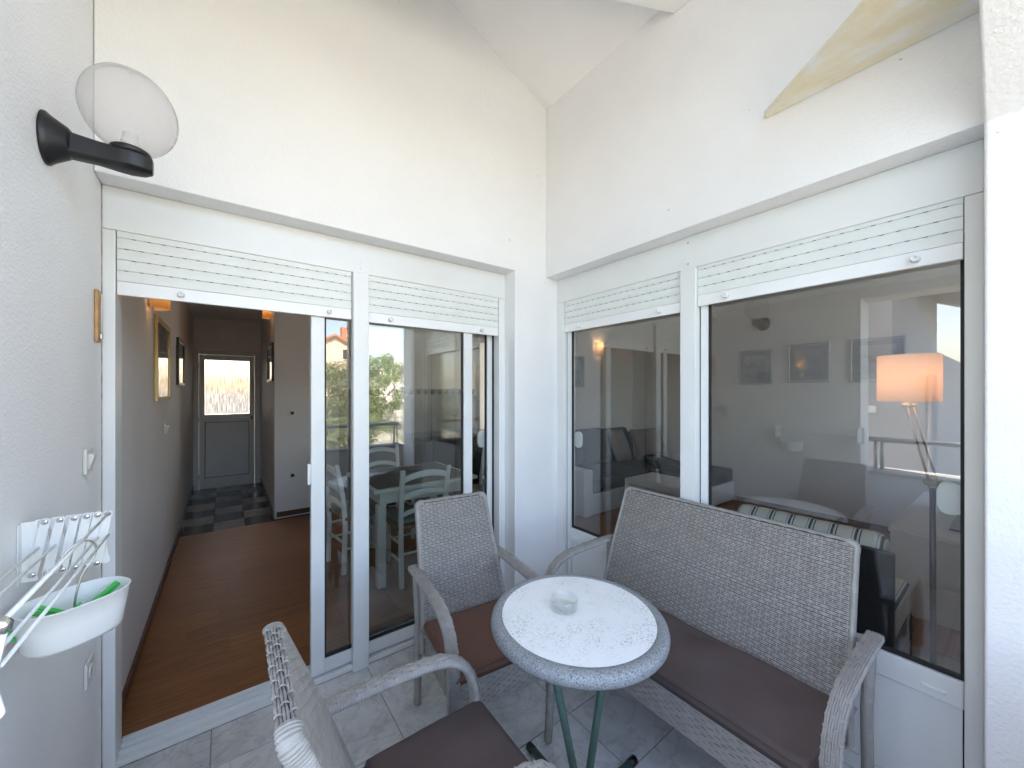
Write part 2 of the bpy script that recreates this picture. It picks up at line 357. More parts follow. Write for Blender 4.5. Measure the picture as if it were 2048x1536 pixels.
# railings on the two openings
def railing(name, label, pts, posts):
    t = thing(name, label, 'railing', (pts[0][0], pts[0][1], .83)); L = lambda p: (p[0]-pts[0][0], p[1]-pts[0][1], p[2]-.83)
    MB().tube([L(p) for p in pts], .021, 14).build('handrail', M['rail'], t, True)
    for p in posts:
        MB().tube([L((p[0], p[1], .825)), L((p[0], p[1], 1.07))], .012, 10).build('post', M['rail'], t, True)
    return t
railing('terrace_railing', 'grey steel handrail on the parapet with its posts beside the column', [(XL, -.36, 1.085), (1.78, -.36, 1.085)], [(1.70,-.36), (1.74,-.36), (.55,-.36)])
railing('terrace_railing', 'grey steel handrail on the parapet beside the drying rack wall', [(-.52, .80, 1.085), (-.52, -.34, 1.085)], [(-.52,.76), (-.52,.72), (-.52,-.2)])

# ------------------------------------------------------------------ sliding door, window wall, shutters
def FL(b, u0, u1, w0, w1, z0, z1): return b.box(u0, u1, YL-w1, YL-w0, z0, z1)
def FR(b, u0, u1, w0, w1, z0, z1): return b.box(XR-w1, XR-w0, u0, u1, z0, z1)
def leaf(F, parent, u0, u1, w0, w1, z0, z1, st, rail_b, rail_t, name, panel=None, mid=None):
    p = MB(); F(p, u0, u0+st, w0, w1, z0, z1); p1 = p.build(name, M['alu'], parent, bevel=.003)
    q = MB(); F(q, u1-st, u1, w0, w1, z0, z1); q.build('stile', M['alu'], p1, bevel=.003)
    q = MB(); F(q, u0+st, u1-st, w0+.002, w1-.001, z0, z0+rail_b); q.build('bottom_rail', M['alu'], p1, bevel=.002)
    q = MB(); F(q, u0+st, u1-st, w0+.002, w1-.002, z1-rail_t, z1); q.build('top_rail', M['alu'], p1, bevel=.003)
    zg = z0 + rail_b
    if panel:
        q = MB(); F(q, u0+st+.004, u1-st-.004, w0+.008, w1-.010, z0+rail_b+.004, panel[0]-.004); q.build('kick_panel', M['alu'], p1)
        q = MB(); F(q, u0+st, u1-st, w0+.003, w1-.02, z0+rail_b, panel[0]); q.build('panel_seal', M['gasket'], p1)
        q = MB(); F(q, u0+st, u1-st, w0+.002, w1+.002, panel[0], panel[1]); q.build('middle_rail', M['alu'], p1, bevel=.005, seg=3)
        zg = panel[1]
    wm = (w0+w1)/2; g = .009
    a, b_, c, d = u0+st, u1-st, zg, z1-rail_t
    q = MB(); F(q, a, a+g, wm-.006, wm+.008, c, d); F(q, b_-g, b_, wm-.006, wm+.008, c, d); F(q, a+g, b_-g, wm-.006, wm+.008, c, c+g*1.6); F(q, a+g, b_-g, wm-.006, wm+.008, d-g, d)
    q.build('gasket', M['gasket'], p1)
    q = MB(); F(q, a+.004, b_-.004, wm-.003, wm+.003, c+.005, d-.004); q.build('pane', M['glass'], p1)
    return p1
def oval_handle(F, parent, u, w, z, name='handle'):
    b = MB(); th = np.linspace(0, 2*np.pi, 24, endpoint=False); pts = [(u+.034*np.sign(np.cos(t))*abs(np.cos(t))**.7, z+.058*np.sign(np.sin(t))*abs(np.sin(t))**.7) for t in th]
    if F is FL: b.prism(pts, 'y', YL-w, YL-w+.02)
    else: b.prism(pts, 'x', XR-w, XR-w+.02)
    return b.build(name, M['plastic'], parent, bevel=.004)

door = thing('sliding_door', 'white aluminium sliding glass door standing open onto the hallway', 'sliding door')
FL(MB(), -.3915, 1.552, -.13, 0, ZB+.0015, ZT-.001).build('shutter_box', M['alu'], door, bevel=.003)
FL(MB(), -.3895, -.351, -.12, 0, 0, ZB).build('guide_rail', M['alu'], door, bevel=.003)
FL(MB(), .543, .624, -.022, .022, 0, ZB).build('centre_post', M['alu'], door, bevel=.003)
FL(MB(), 1.501, 1.5515, -.12, 0, 0, ZB).build('guide_rail', M['alu'], door, bevel=.003)
s = MB(); FL(s, -.351, 1.501, -.135, 0, -.002, .012); FL(s, -.351, .543, -.02, -.001, .012, .024); FL(s, .624, 1.501, -.02, -.001, .012, .024)
for w in (-.052, -.092): FL(s, -.351, 1.501, w-.006, w, .012, .03)
FL(s, -.351, 1.501, -.135, -.12, .012, .033); s.build('sill', M['alu'], door, bevel=.0015)
lf1 = leaf(FL, door, .349, 1.307, -.068, -.03, .030, 2.09, .064, .068, .07, 'sliding_leaf')
FL(MB(), .334, .349, -.05, -.035, 1.02, 1.125).build('pull', M['alu_bright'], lf1, bevel=.003)
lf2 = leaf(FL, door, .56, 1.519, -.112, -.074, .030, 2.09, .064, .068, .07, 'sliding_leaf')
oval_handle(FL, lf2, 1.448, -.13, 1.16)
for x, z in ((.585, 2.20), (.585, 2.165)): MB().lathe([(.0045, 0), (.0045, .004)], (x, YL-.003, z), 10, axis='y').build('screw', M['steel'], door)

win = thing('window_wall', 'white aluminium glazed wall with solid lower panels behind the wicker bench', 'window')
FR(MB(), .0685, 2.038, -.13, 0, ZB+.0015, ZT-.001).build('shutter_box', M['alu'], win, bevel=.003)
FR(MB(), 1.972, 2.0385, -.12, 0, 0, ZB).build('guide_rail', M['alu'], win, bevel=.003)
FR(MB(), 1.005, 1.088, -.11, .010, 0, ZB).build('centre_post', M['alu'], win, bevel=.003)
FR(MB(), .0685, .114, -.12, 0, 0, ZB).build('guide_rail', M['alu'], win, bevel=.003)
s = MB(); FR(s, .114, 1.005, -.12, 0, -.002, .02); FR(s, 1.088, 1.972, -.12, 0, -.002, .02); s.build('sill', M['alu'], win, bevel=.002)
sh1 = leaf(FR, win, 1.05, 1.966, -.068, -.03, .024, 2.10, .036, .055, .07, 'sash', (.434, .527))
sh2 = leaf(FR, win, .08, .999, -.068, -.03, .024, 2.10, .036, .055, .07, 'sash', (.434, .527))
oval_handle(FR, sh1, 1.915, -.085, 1.15); oval_handle(FR, sh2, .150, -.085, 1.125)
for p, u in ((sh1, 1.88), (sh1, 1.22), (sh2, .185), (sh2, .85)):
    FR(MB(), u-.03, u+.03, -.032, -.024, .462, .474).build('drain_cap', M['alu_bright'], p, bevel=.0025)
for y, z in ((1.05, 2.165), (1.05, 2.275)): MB().lathe([(.0045, 0), (.0045, .004)], (XR-.003, y, z), 10, axis='x').build('screw', M['steel'], win)
M['sealant'] = plain('old_sealant', (.36,.31,.27), .8, 0, 60, .4, .002, .35, 25)
FL(MB(), 1.4915, 1.5005, -.072, -.062, .03, 2.05).build('seal', M['gasket'], door)  # black strip standing in for the shaded gap beside the stile
FR(MB(), 1.9665, 1.9715, -.06, -.034, .03, 2.05).build('seal', M['gasket'], win); FR(MB(), .9995, 1.0045, -.06, -.034, .03, 2.05).build('seal', M['gasket'], win)  # likewise black strips for the shade in the narrow sash gaps
MB().box(XR-.0045, XR-.0002, .0683, .0735, .0, ZT).build('sealant', M['sealant'], win)
FL(MB(), -.3905, -.3865, .0002, .0035, 0, ZT).build('sealant', M['sealant'], door); FL(MB(), -.351, .543, .0002, .004, -.001, .003).build('sealant', M['sealant'], door); FL(MB(), .624, 1.501, .0002, .004, -.001, .003).build('sealant', M['sealant'], door)

def shutter(F, u0, u1, zb, stops, label, first_phase=0):
    t = thing('roller_shutter', label, 'roller shutter', group='roller shutters half rolled up above the glass'); u0 += .003; u1 -= .003
    b = MB(); F(b, u0, u1, -.026, -.006, zb, zb+.055); bar = b.build('bottom_bar', M['alu_bright'], t, bevel=.003)
    z = zb + .0565; k = 0; slots = MB()
    while z < ZB + .03:
        h = .0425; prof = [(-.022, 0), (-.0105, .0006), (-.009, .010), (-.0082, .02), (-.009, .031), (-.0115, .0425), (-.022, .0432)]
        m = MB()
        if F is FL: m.prism([(YL-w, z+dz) for w, dz in prof], 'x', u0, u1)
        else: m.prism([(XR-w, z+dz) for w, dz in prof], 'y', u0, u1)
        m.build('slat', M['slat'], t, auto=1).data.polygons.foreach_set('use_smooth', [False]*(len(prof)+2))
        u = u0 + .02 + (.022 if k % 2 else 0) + first_phase
        while u < u1 - .02:
            F(slots, u, u+.0125, -.0122, -.0096, z+.0418, z+.0438); u += .045
        z += .0435; k += 1
    slots.build('ventilation_slots', M['dark'], t)['kind'] = 'stuff'
    b = MB(); F(b, u0, u1, -.0235, -.0205, zb+.04, ZB+.05); b.build('slat_hooks', M['slat'], t)
    for u in stops:
        m = MB(); pr = [(.013, 0), (.0125, .012), (.011, .026), (.007, .0265), (.006, .018)]
        if F is FL: m.lathe([(r, -h) for r, h in pr], (u, YL+.006, zb+.027), 16, axis='y')
        else: m.lathe([(r, -h) for r, h in pr], (XR+.006, u, zb+.027), 16, axis='x')
        m.build('stopper', M['plastic'], t, True)
    return t
shutter(FL, -.351, .543, 1.8845, (-.155, .43), 'white roller shutter with two stoppers hanging over the open hallway doorway')
shutter(FL, .624, 1.501, 1.8795, (.75, 1.36), 'white roller shutter above the glass with the dining table behind', .01)
shutter(FR, 1.088, 1.972, 1.920, (1.82, 1.22), 'white roller shutter of the narrow-looking window pane next to the wall corner', .006)
shutter(FR, .114, 1.005, 1.936, (.86, .225), 'white roller shutter over the window pane with the lit floor lamp behind', .013)

# ------------------------------------------------------------------ interior shell
FZ = .03
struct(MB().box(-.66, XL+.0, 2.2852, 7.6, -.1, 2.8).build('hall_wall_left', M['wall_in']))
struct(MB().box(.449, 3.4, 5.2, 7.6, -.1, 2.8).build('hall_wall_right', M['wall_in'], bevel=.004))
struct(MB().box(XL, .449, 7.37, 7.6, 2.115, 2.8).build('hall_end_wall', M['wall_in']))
struct(MB().box(3.2, 3.4, 4.15, 4.28, -.1, 2.8).box(3.2, 3.4, 4.28, 5.12, -.1, .9).box(3.2, 3.4, 4.28, 5.12, 2.25, 2.8).box(3.2, 3.4, 5.12, 5.2, -.1, 2.8).build('living_side_wall', M['wall_in']))  # with an unseen window opening, added to bring daylight to the dining side
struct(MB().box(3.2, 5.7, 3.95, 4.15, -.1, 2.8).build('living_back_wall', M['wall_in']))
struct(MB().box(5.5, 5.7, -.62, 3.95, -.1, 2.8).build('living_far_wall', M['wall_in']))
struct(MB().box(2.1, 4.3, -.62, -.47, -.1, 2.8).box(4.3, 5.2, -.62, -.47, -.1, .75).box(4.3, 5.2, -.62, -.47, 2.25, 2.8).box(5.2, 5.5, -.62, -.47, -.1, 2.8).build('living_end_wall', M['wall_in']))  # unseen opening added here so daylight brightens the living room
struct(MB().box(1.95, 2.1, -.62, -.2705, -3.2, 4.7).build('outer_wall', M['wall']))
struct(MB().prism([(-.66, 2.2855), (2.1005, 2.2855), (2.1005, -.62), (5.7, -.62), (5.7, 7.6), (-.66, 7.6)], 'z', 2.6, 2.8).build('interior_ceiling', M['ceil']))
fl = struct(MB().prism([(XL, 2.29), (2.07, 2.29), (2.07, -.47), (5.5, -.47), (5.5, 3.95), (3.2, 3.95), (3.2, 5.2), (XL, 5.2)], 'z', -.25, .011).build('interior_floor', M['dark']))
unit = MB().box(-.5, .5, -.5, .5, -.5, .5).mesh('floor_plank', M['plank'])
def planks(x0, x1, y0, y1):
    j = 0; y = y0
    while y < y1 - .01:
        ye = min(y+.195, y1); x = x0 - random.uniform(0, 1.2)
        while x < x1:
            a, b = max(x, x0), min(x+1.38, x1)
            if b-a > .03:
                o = bpy.data.objects.new('floor_plank', unit); col.objects.link(o); o.parent = fl
                o.location = ((a+b)/2, (y+ye)/2, .0205); o.scale = (b-a-.0012, ye-y-.0012, .019)
            x += 1.38
        y = ye
planks(XL, 3.2, 2.289, 5.08); planks(2.08, 5.5, .0, 2.289); planks(3.2, 5.5, 2.289, 3.95)
struct(MB().box(2.08, 5.5, -.47, 0, .011, .028).build('living_floor', M['plank']))
hf = struct(MB().box(XL, .449, 5.082, 7.4, -.2, .018).build('hall_floor', M['dark']))
ta, tb = tile_mesh(.276, .32, M['tile_black'], 'floor_tile'), tile_mesh(.276, .32, M['tile_grey'], 'floor_tile')
for j in range(7):
    for i in range(3):
        o = bpy.data.objects.new('floor_tile', ta if (i+j) % 2 == 0 else tb); col.objects.link(o); o.parent = hf; o.location = (XL+.14+i*.2797, 5.245+j*.3235, .0305)
def baseboard(x0, x1, y0, y1): struct(MB().box(x0, x1, y0, y1, .0305, .09).build('baseboard', M['base'], bevel=.003))
baseboard(XL, XL+.014, 2.32, 5.08); baseboard(.47, 3.19, 5.186, 5.2); baseboard(5.486, 5.5, 0, 2.3)
struct(MB().box(XL, XL+.012, 5.09, 7.36, .031, .10).build('baseboard_tile', M['tile_grey'])); struct(MB().box(.437, .449, 5.19, 7.36, .031, .10).build('baseboard_tile', M['tile_grey']))

# hall door
hd = thing('entrance_door', 'grey entrance door with patterned glass at the end of the hallway', 'door', (.02, 7.36, .03))
b = MB().box(-.409, -.345, -.03, .04, 0, 2.085).box(.345, .428, -.03, .04, 0, 2.085).box(-.345, .345, -.03, .04, 2.02, 2.085).box(-.345, .345, -.02, .04, 0, .010); b.build('frame', M['door_grey'], hd, bevel=.004)
b = MB().box(-.343, -.275, -.02, .03, .012, 2.017).box(.275, .343, -.02, .03, .012, 2.017).box(-.275, .275, -.02, .03, .012, .16).box(-.275, .275, -.02, .03, 1.0, 1.115).box(-.275, .275, -.02, .03, 1.94, 2.017)
lf = b.build('door_leaf', M['door_grey'], hd, bevel=.004)
MB().box(-.268, .268, -.012, .02, .167, .993).build('panel', M['door_grey'], lf, bevel=.003)
MB().box(-.275, .275, -.008, .016, .16, 1.0).build('panel_seal', M['gasket'], lf)
MB().box(-.272, .272, 0, .012, 1.118, 1.937).build('pane', M['frost'], lf)
MB().tube(bez([(.25, -.02, 1.05), (.25, -.06, 1.05), (.22, -.065, 1.05), (.13, -.062, 1.05)], 8), .009, 10).build('handle', M['steel'], lf, True)
MB().box(.295, .31, -.024, -.02, 1.02, 1.08).build('lock', M['black'], lf)
for z in (.2, 1.05, 1.85): MB().tube([(-.345, -.035, z-.04), (-.345, -.035, z+.04)], .008, 8).build('hinge', M['steel'], hd, True)

def picture(name, label, axis, plane, a0, a1, z0, z1, fmat, pmat, d=-1, fw=.028, mat_w=.06, group=None):
    """axis 'x': hangs on a wall x=plane (spans y); axis 'y': on y=plane (spans x); d: which way it faces"""
    c = (a0+a1)/2; t = thing(name, label, 'picture', (plane, c, (z0+z1)/2) if axis == 'x' else (c, plane, (z0+z1)/2), 0, group)
    w, h = (a1-a0)/2, (z1-z0)/2
    def B(b, p0, p1, q0, q1, e0, e1):
        return b.box(*(sorted((d*e0, d*e1)) if axis == 'x' else (p0, p1)), *((p0, p1) if axis == 'x' else sorted((d*e0, d*e1))), q0, q1)
    b = MB(); B(b, -w, -w+fw, -h, h, .001, .022); B(b, w-fw, w, -h, h, .001, .022); B(b, -w+fw, w-fw, -h, -h+fw, .001, .022); B(b, -w+fw, w-fw, h-fw, h, .001, .022)
    b.build('frame', fmat, t, bevel=.003)
    B(MB(), -w+fw, w-fw, -h+fw, h-fw, .002, .008).build('mount', M['paper'], t)
    B(MB(), -w+fw+mat_w, w-fw-mat_w, -h+fw+mat_w, h-fw-mat_w, .0082, .0098).build('print', pmat, t)
    B(MB(), -w+fw, w-fw, -h+fw, h-fw, .012, .014).build('pane', M['picglass'], t)
    return t
picture('framed_picture', 'tall gilt framed picture beside the amber hallway sconce', 'x', XL, 3.5, 4.25, 1.43, 2.02, M['gold'], M['print4'], 1)
picture('framed_picture', 'dark framed picture on the hallway wall close to the entrance door', 'x', XL, 4.95, 5.6, 1.56, 2.03, M['frame_dark'], M['print4'], 1)
picture('framed_picture', 'dark framed picture at the wall edge opposite the gilt one', 'x', .449, 5.26, 5.95, 1.62, 2.07, M['frame_dark'], M['print4'], -1)
picture('framed_picture', 'grey framed lake photograph with trees, beside two similar pictures', 'x', 5.5, 1.882, 2.273, 1.589, 2.03, M['silver'], M['print1'], -1, .02, .05)
picture('framed_picture', 'grey framed dusk photograph in the middle of three pictures', 'x', 5.5, 1.311, 1.716, 1.603, 2.063, M['silver'], M['print2'], -1, .02, .055)
picture('framed_picture', 'grey framed harbour photograph above the lit lamp shade', 'x', 5.5, .70, 1.137, 1.603, 2.062, M['silver'], M['print3'], -1, .02, .055)
picture('framed_picture', 'grey framed picture on the wall below the glowing living room sconce', 'y', 3.95, 3.98, 4.30, 1.55, 2.02, M['silver'], M['print3'], -1, .015, .05)

def wall_plate(name, label, axis, plane, a, z, d, kind, w=.041, h=.043):
    t = thing(name, label, 'switch' if kind == 'switch' else 'socket', (plane, a, z) if axis == 'x' else (a, plane, z))
    def B(b, p0, p1, q0, q1, e0, e1):
        return b.box(*(sorted((d*e0, d*e1)) if axis == 'x' else (p0, p1)), *((p0, p1) if axis == 'x' else sorted((d*e0, d*e1))), q0, q1)
    B(MB(), -w, w, -h, h, .0005, .011).build('plate', M['ivory'], t, bevel=.005, seg=3)
    if kind == 'switch':
        b = MB(); pr = [(.011, -.026), (.013, -.026), (.026, .020), (.020, .026), (.011, .026)]
        b.prism([(d*e, q) for e, q in pr] if axis == 'x' else [(d*e, q) for e, q in pr], 'y' if axis == 'x' else 'x', -.022, .022)
        b.build('rocker', M['ivory'], t, bevel=.002)
    else:
        ax = axis; s_ = d
        MB().lathe([(.024, s_*.011), (.024, s_*.015), (.020, s_*.015), (.019, s_*.004)], (0,0,0), 24, axis=ax).build('socket_ring', M['ivory'], t, True)
        for k in (-1, 1):
            c = (0, k*.009, 0) if axis == 'x' else (k*.009, 0, 0)
            MB().lathe([(.003, s_*.0045), (.003, s_*.0052)], c, 10, axis=ax).build('hole', M['black'], t)
    return t
wall_plate('light_switch', 'ivory rocker switch on the white wall beside the sliding door', 'x', XL, 1.948, 1.257, 1, 'switch')
wall_plate('power_socket', 'ivory outdoor socket low on the white wall under the drying rack', 'x', XL, 1.955, .52, 1, 'socket')
wall_plate('power_socket', 'ivory socket low on the hallway wall just inside the doorway', 'x', XL, 2.49, .55, 1, 'socket')
wall_plate('light_switch', 'white switch on the hallway wall below the gilt picture', 'x', XL, 4.12, 1.20, 1, 'switch')
wall_plate('light_switch', 'white switch by the entrance below the dark framed picture', 'x', .449, 5.55, 1.25, -1, 'switch')
wall_plate('power_socket', 'ivory antenna socket higher up on the projecting hallway wall', 'y', 5.2, .626, 1.24, -1, 'socket')
wall_plate('power_socket', 'ivory power socket lower down on the projecting hallway wall', 'y', 5.2, .632, .50, -1, 'socket')
for y in (2.58, 2.46): wall_plate('power_socket', 'white socket of the pair on the living room wall above the chaise', 'x', 5.5, y, 1.26, -1, 'socket')['group'] = 'pair of sockets on the living room wall'

def point(parent, loc, e, c=(1,.68,.40), r=.02):
    d = bpy.data.lights.new('bulb_light', 'POINT'); d.energy = e; d.color = c; d.shadow_soft_size = r
    o = bpy.data.objects.new('bulb_light', d); col.objects.link(o); o.location = loc; o.parent = parent; return o
def sconce(label, axis, plane, a, z, d, gmat, e, half=.075):
    t = thing('wall_sconce', label, 'wall lamp', (plane, a, z) if axis == 'x' else (a, plane, z)); n_ = 14; th = np.linspace(-1, 1, n_)
    P = [(d*(.02+.085*(1-k*k)), k*half) for k in th]
    def V(e_, p, q): return (e_, p, q) if axis == 'x' else (p, e_, q)
    A = np.array([[V(e_, p, -.1) for e_, p in P], [V(e_, p, .1) for e_, p in P]]); g = MB().grid(A); g.grid(A - np.array(V(d*.004, 0, 0)), True); g.build('glass_shade', gmat, t, True)
    B = MB(); B.box(*(sorted((d*.0005, d*.014)) if axis == 'x' else (-half*.8, half*.8)), *((-half*.8, half*.8) if axis == 'x' else sorted((d*.0005, d*.014))), -.08, .08).build('back_plate', M['steel'], t, bevel=.002)
    MB().lathe([(.002, -.025), (.012, -.015), (.014, 0), (.012, .015), (.002, .025)], V(d*.045, 0, 0), 12).build('bulb', M['bulb'], t, True)
    point(t, V(d*.05, 0, .045), e)
    return t
sconce('amber glass wall sconce glowing high on the hallway wall', 'x', XL, 3.29, 2.12, 1, M['amber'], .16)
sconce('lit wall sconce hidden behind the corner near the entrance door', 'x', .449, 5.42, 2.47, -1, M['amber'], .14)
sconce('glowing wall sconce above the charcoal sofa', 'y', 3.95, 4.62, 2.15, -1, M['milk'], .10)
tb_ = thing('door_chime', 'cream chime box on the wall above the entrance door', 'chime', (.02, 7.37, 2.38))
MB().box(-.09, .09, -.04, -.0005, -.09, .09).build('housing', M['ivory'], tb_, bevel=.008); MB().box(-.06, .06, -.043, -.04, -.07, -.03).build('grille', M['ivory'], tb_, bevel=.001)

# dining set ---------------------------------------------------------------
dt = thing('dining_table', 'white dining table with dark top behind the sliding door glass', 'table', (1.30, 3.22, FZ))
MB().box(-.44, .44, -.40, .40, .715, .742).build('table_top', M['white_lacq'], dt, bevel=.004)
MB().box(-.405, .405, -.365, .365, .7425, .747).build('top_inlay', M['dark_top'], dt)
b = MB().box(-.38, .38, -.345, -.325, .62, .715).box(-.38, .38, .325, .345, .62, .715).box(-.38, -.36, -.325, .325, .62, .715).box(.36, .38, -.325, .325, .62, .715); b.build('apron', M['white_lacq'], dt)
for sx in (-1, 1):
    for sy in (-1, 1): MB().prism([(sx*.37-.032, sy*.335-.032), (sx*.37+.032, sy*.335-.032), (sx*.37+.032, sy*.335+.032), (sx*.37-.032, sy*.335+.032)], 'z', .001, .62).build('leg', M['white_lacq'], dt, bevel=.006)
def dining_chair():
    t = thing('dining_chair', '', 'chair'); W = M['white_lacq']
    for s_ in (-1, 1):
        p = bez([(-.19, s_*.17, .001), (-.185, s_*.172, .25), (-.185, s_*.175, .45), (-.215, s_*.18, .70), (-.255, s_*.185, .89)], 6)
        b = MB(); rr = [[(q[0]-.016, q[1]-.016, q[2]), (q[0]+.016, q[1]-.016, q[2]), (q[0]+.016, q[1]+.016, q[2]), (q[0]-.016, q[1]+.016, q[2])] for q in p]
        b.rings(rr).build('back_post', W, t, bevel=.004)
        MB().box(.165, .197, s_*.19-.016, s_*.19+.016, .001, .44).build('leg', W, t, bevel=.005)
        for z in (.2, .33): MB().tube([(-.185, s_*.173, z), (.18, s_*.19, z)], .010, 8).build('stretcher', W, t, True)
    MB().tube([(.18, -.19, .25), (.18, .19, .25)], .010, 8).build('stretcher', W, t, True); MB().tube([(-.186, -.17, .25), (-.186, .17, .25)], .010, 8).build('stretcher', W, t, True)
    for z, hh in ((.83, .045), (.69, .04), (.56, .035)):
        x = -.19 - .07*max(0, (z-.45)/.44)**1.2; A = []
        for k in np.linspace(-1, 1, 13):
            zz = z + .035*(1-k*k) - .01; xo = x - .02*(1-k*k); A.append([(xo-.008, k*.17, zz-hh/2), (xo+.008, k*.17, zz-hh/2), (xo+.008, k*.17, zz+hh/2), (xo-.008, k*.17, zz+hh/2)])
        MB().rings(A).build('back_slat', W, t, bevel=.003)
    MB().box(-.19, .20, -.20, .20, .43, .462).build('seat', M['rush'], t, bevel=.012, seg=3); MB().box(-.17, .19, -.185, .185, .463, .495).build('seat_pad', M['seatpad'], t, bevel=.014, seg=3)
    return t
dc = dining_chair()
spots = [((1.215, 2.955), 90, 'white ladder back dining chair with its back to the sliding door'), ((.92, 3.45), 8, 'white dining chair tucked in at the table end facing the hallway'),
         ((1.30, 3.82), -90, 'white dining chair on the far long side of the table'), ((1.98, 3.25), 183, 'white dining chair at the table end by the living room')]
for k, ((x, y), a, lb) in enumerate(spots):
    o = dc if k == 0 else copy_tree(dc); o.location = (x, y, FZ); o.rotation_euler = (0, 0, R(a)); o['label'] = lb; o['group'] = 'chairs round the dining table'

# kitchen ------------------------------------------------------------------
kt = thing('kitchen_unit', 'dark kitchen base unit with worktop along the rear dining wall', 'kitchen unit', (2.1, 5.19, FZ))
MB().box(-.95, 1.08, -.58, -.001, .001, .84).build('carcass', M['counter'], kt, bevel=.003); MB().box(-.97, 1.09, -.61, -.001, .841, .88).build('worktop', M['dark_top'], kt, bevel=.003)
for i in range(4): MB().box(-.94+i*.5, -.45+i*.5, -.60, -.582, .10, .82).build('cupboard_door', M['counter'], kt, bevel=.003)
bt = thing('tile_border', 'band of kitchen wall tiles with a row of grey diamonds', 'tiles', (2.1, 5.2, FZ))
MB().box(-.95, 1.08, -.012, -.0005, .88, 1.40).build('wall_tiles', M['tile_grey'], bt)
for i in range(18):
    x = -.88 + i*.11; MB().box(x-.052, x+.052, -.016, -.0005, 1.402, 1.50).build('border_tile', M['tile_grey'], bt); MB().prism([(x-.04, 1.45), (x, 1.41), (x+.04, 1.45), (x, 1.49)], 'y', -.0185, -.016).build('diamond', M['counter'], bt)

# living room --------------------------------------------------------------
sf = thing('corner_sofa', 'charcoal corner sofa with white leatherette base in the living room', 'sofa', (4.4, 3.45, FZ))
MB().box(-1.0, 1.08, -.45, .48, .02, .26).build('base', M['leather'], sf, bevel=.012, seg=3)
MB().box(.17, 1.08, -1.13, -.451, .02, .26).build('chaise_base', M['leather'], sf, bevel=.012, seg=3)
MB().box(-1.15, -1.001, -.48, .48, .02, .56).build('armrest', M['leather'], sf, bevel=.02, seg=3)
MB().box(-.99, .16, -.44, .2, .262, .43).build('seat_cushion', M['sofa'], sf, bevel=.03, seg=4)
MB().box(.18, 1.07, -1.12, .2, .262, .43).build('seat_cushion', M['sofa'], sf, bevel=.03, seg=4)
for i, (x0, x1) in enumerate(((-.98, -.42), (-.40, .16), (.18, .74))):
    m = MB().prism([(.18, .44), (.40, .44), (.46, .93-.02*i), (.33, .94-.02*i)], 'x', x0, x1); m.build('back_cushion', M['sofa'], sf, bevel=.05, seg=4)
MB().box(-1.0, 1.08, .465, .485, .26, .80).build('back_frame', M['sofa'], sf, bevel=.01)
def pillow(label, loc, rot, mat, s=.24):
    n_ = 13; u = np.linspace(-1, 1, n_); U, V = np.meshgrid(u, u); edge = (1-np.abs(U)**2.4)*(1-np.abs(V)**2.4); H = .085*np.clip(edge, 0, 1)**.55
    cx_ = 1-.07*(1-np.abs(V)**2); cy_ = 1-.07*(1-np.abs(U)**2)
    A = np.stack([U*s*cx_, V*s*cy_, H], 2); Bm = np.stack([U*s*cx_, V*s*cy_, -H], 2); m = MB().grid(A); m.grid(Bm, True)
    o = m.build('throw_pillow', mat, None, True); o.location = loc; o.rotation_euler = rot; return tag(o, label, 'pillow')
pillow('taupe throw pillow leaning against the sofa back', (4.55, 3.48, .72), (R(68), R(8), R(12)), M['pillow'])
pillow('taupe throw pillow in the corner where sofa and chaise meet', (5.1, 3.38, .72), (R(66), R(-6), R(-35)), M['pillow'])
pillow('charcoal throw pillow lying flat on the chaise seat', (4.78, 2.95, .53), (R(12), R(10), R(25)), M['sofa'])
ct = thing('coffee_table', 'small white lacquered coffee table in front of the corner sofa', 'coffee table', (3.94, 2.40, FZ))
MB().box(-.27, .27, -.34, .34, .42, .47).build('table_top', M['leather'], ct, bevel=.003)
for sx in (-1, 1):
    for sy in (-1, 1): MB().box(sx*.27-(.05 if sx > 0 else 0), sx*.27+(.05 if sx < 0 else 0), sy*.34-(.05 if sy > 0 else 0), sy*.34+(.05 if sy < 0 else 0), .001, .42).build('leg', M['leather'], ct, bevel=.003)
MB().box(-.23, .23, -.30, .30, .12, .14).build('shelf', M['leather'], ct, bevel=.003)
ac = thing('armchair', 'striped armchair with dark navy rear panel standing against the window', 'armchair', (2.62, .66, FZ))
MB().box(-.40, -.36, -.34, .33, .12, .79).build('rear_panel', M['navy'], ac, bevel=.008)
m = MB().prism([(-.355, .40), (-.12, .40), (-.15, .76), (-.20, .82), (-.29, .835), (-.35, .80)], 'y', -.30, .31); m.build('back_cushion', M['stripes'], ac, bevel=.04, seg=4)
MB().box(-.11, .38, -.30, .31, .26, .44).build('seat_cushion', M['stripes'], ac, bevel=.04, seg=4); MB().box(-.35, .38, -.30, .31, .16, .26).build('base', M['navy'], ac, bevel=.006)
for sx in (-.36, .34):
    for sy in (-.30, .27): MB().box(sx, sx+.04, sy, sy+.04, .001, .16 if sx > 0 else .12).build('leg', M['wood_leg'], ac, bevel=.003)
cb = thing('tv_cabinet', 'long low white cabinet carrying the television in the living room', 'cabinet', (4.2, .1, FZ))
MB().box(-.62, .9, -.5, .42, .001, .53).build('carcass', M['leather'], cb, bevel=.003); MB().box(-.64, .92, -.52, .44, .531, .555).build('top', M['leather'], cb, bevel=.003)
for i in range(3): MB().box(-.60+i*.5, -.11+i*.5, .421, .437, .03, .52).build('drawer_front', M['leather'], cb, bevel=.002)
tv = thing('television', 'black flat television seen edge on with a dark foot plate', 'television', (4.1, .16, FZ+.555))
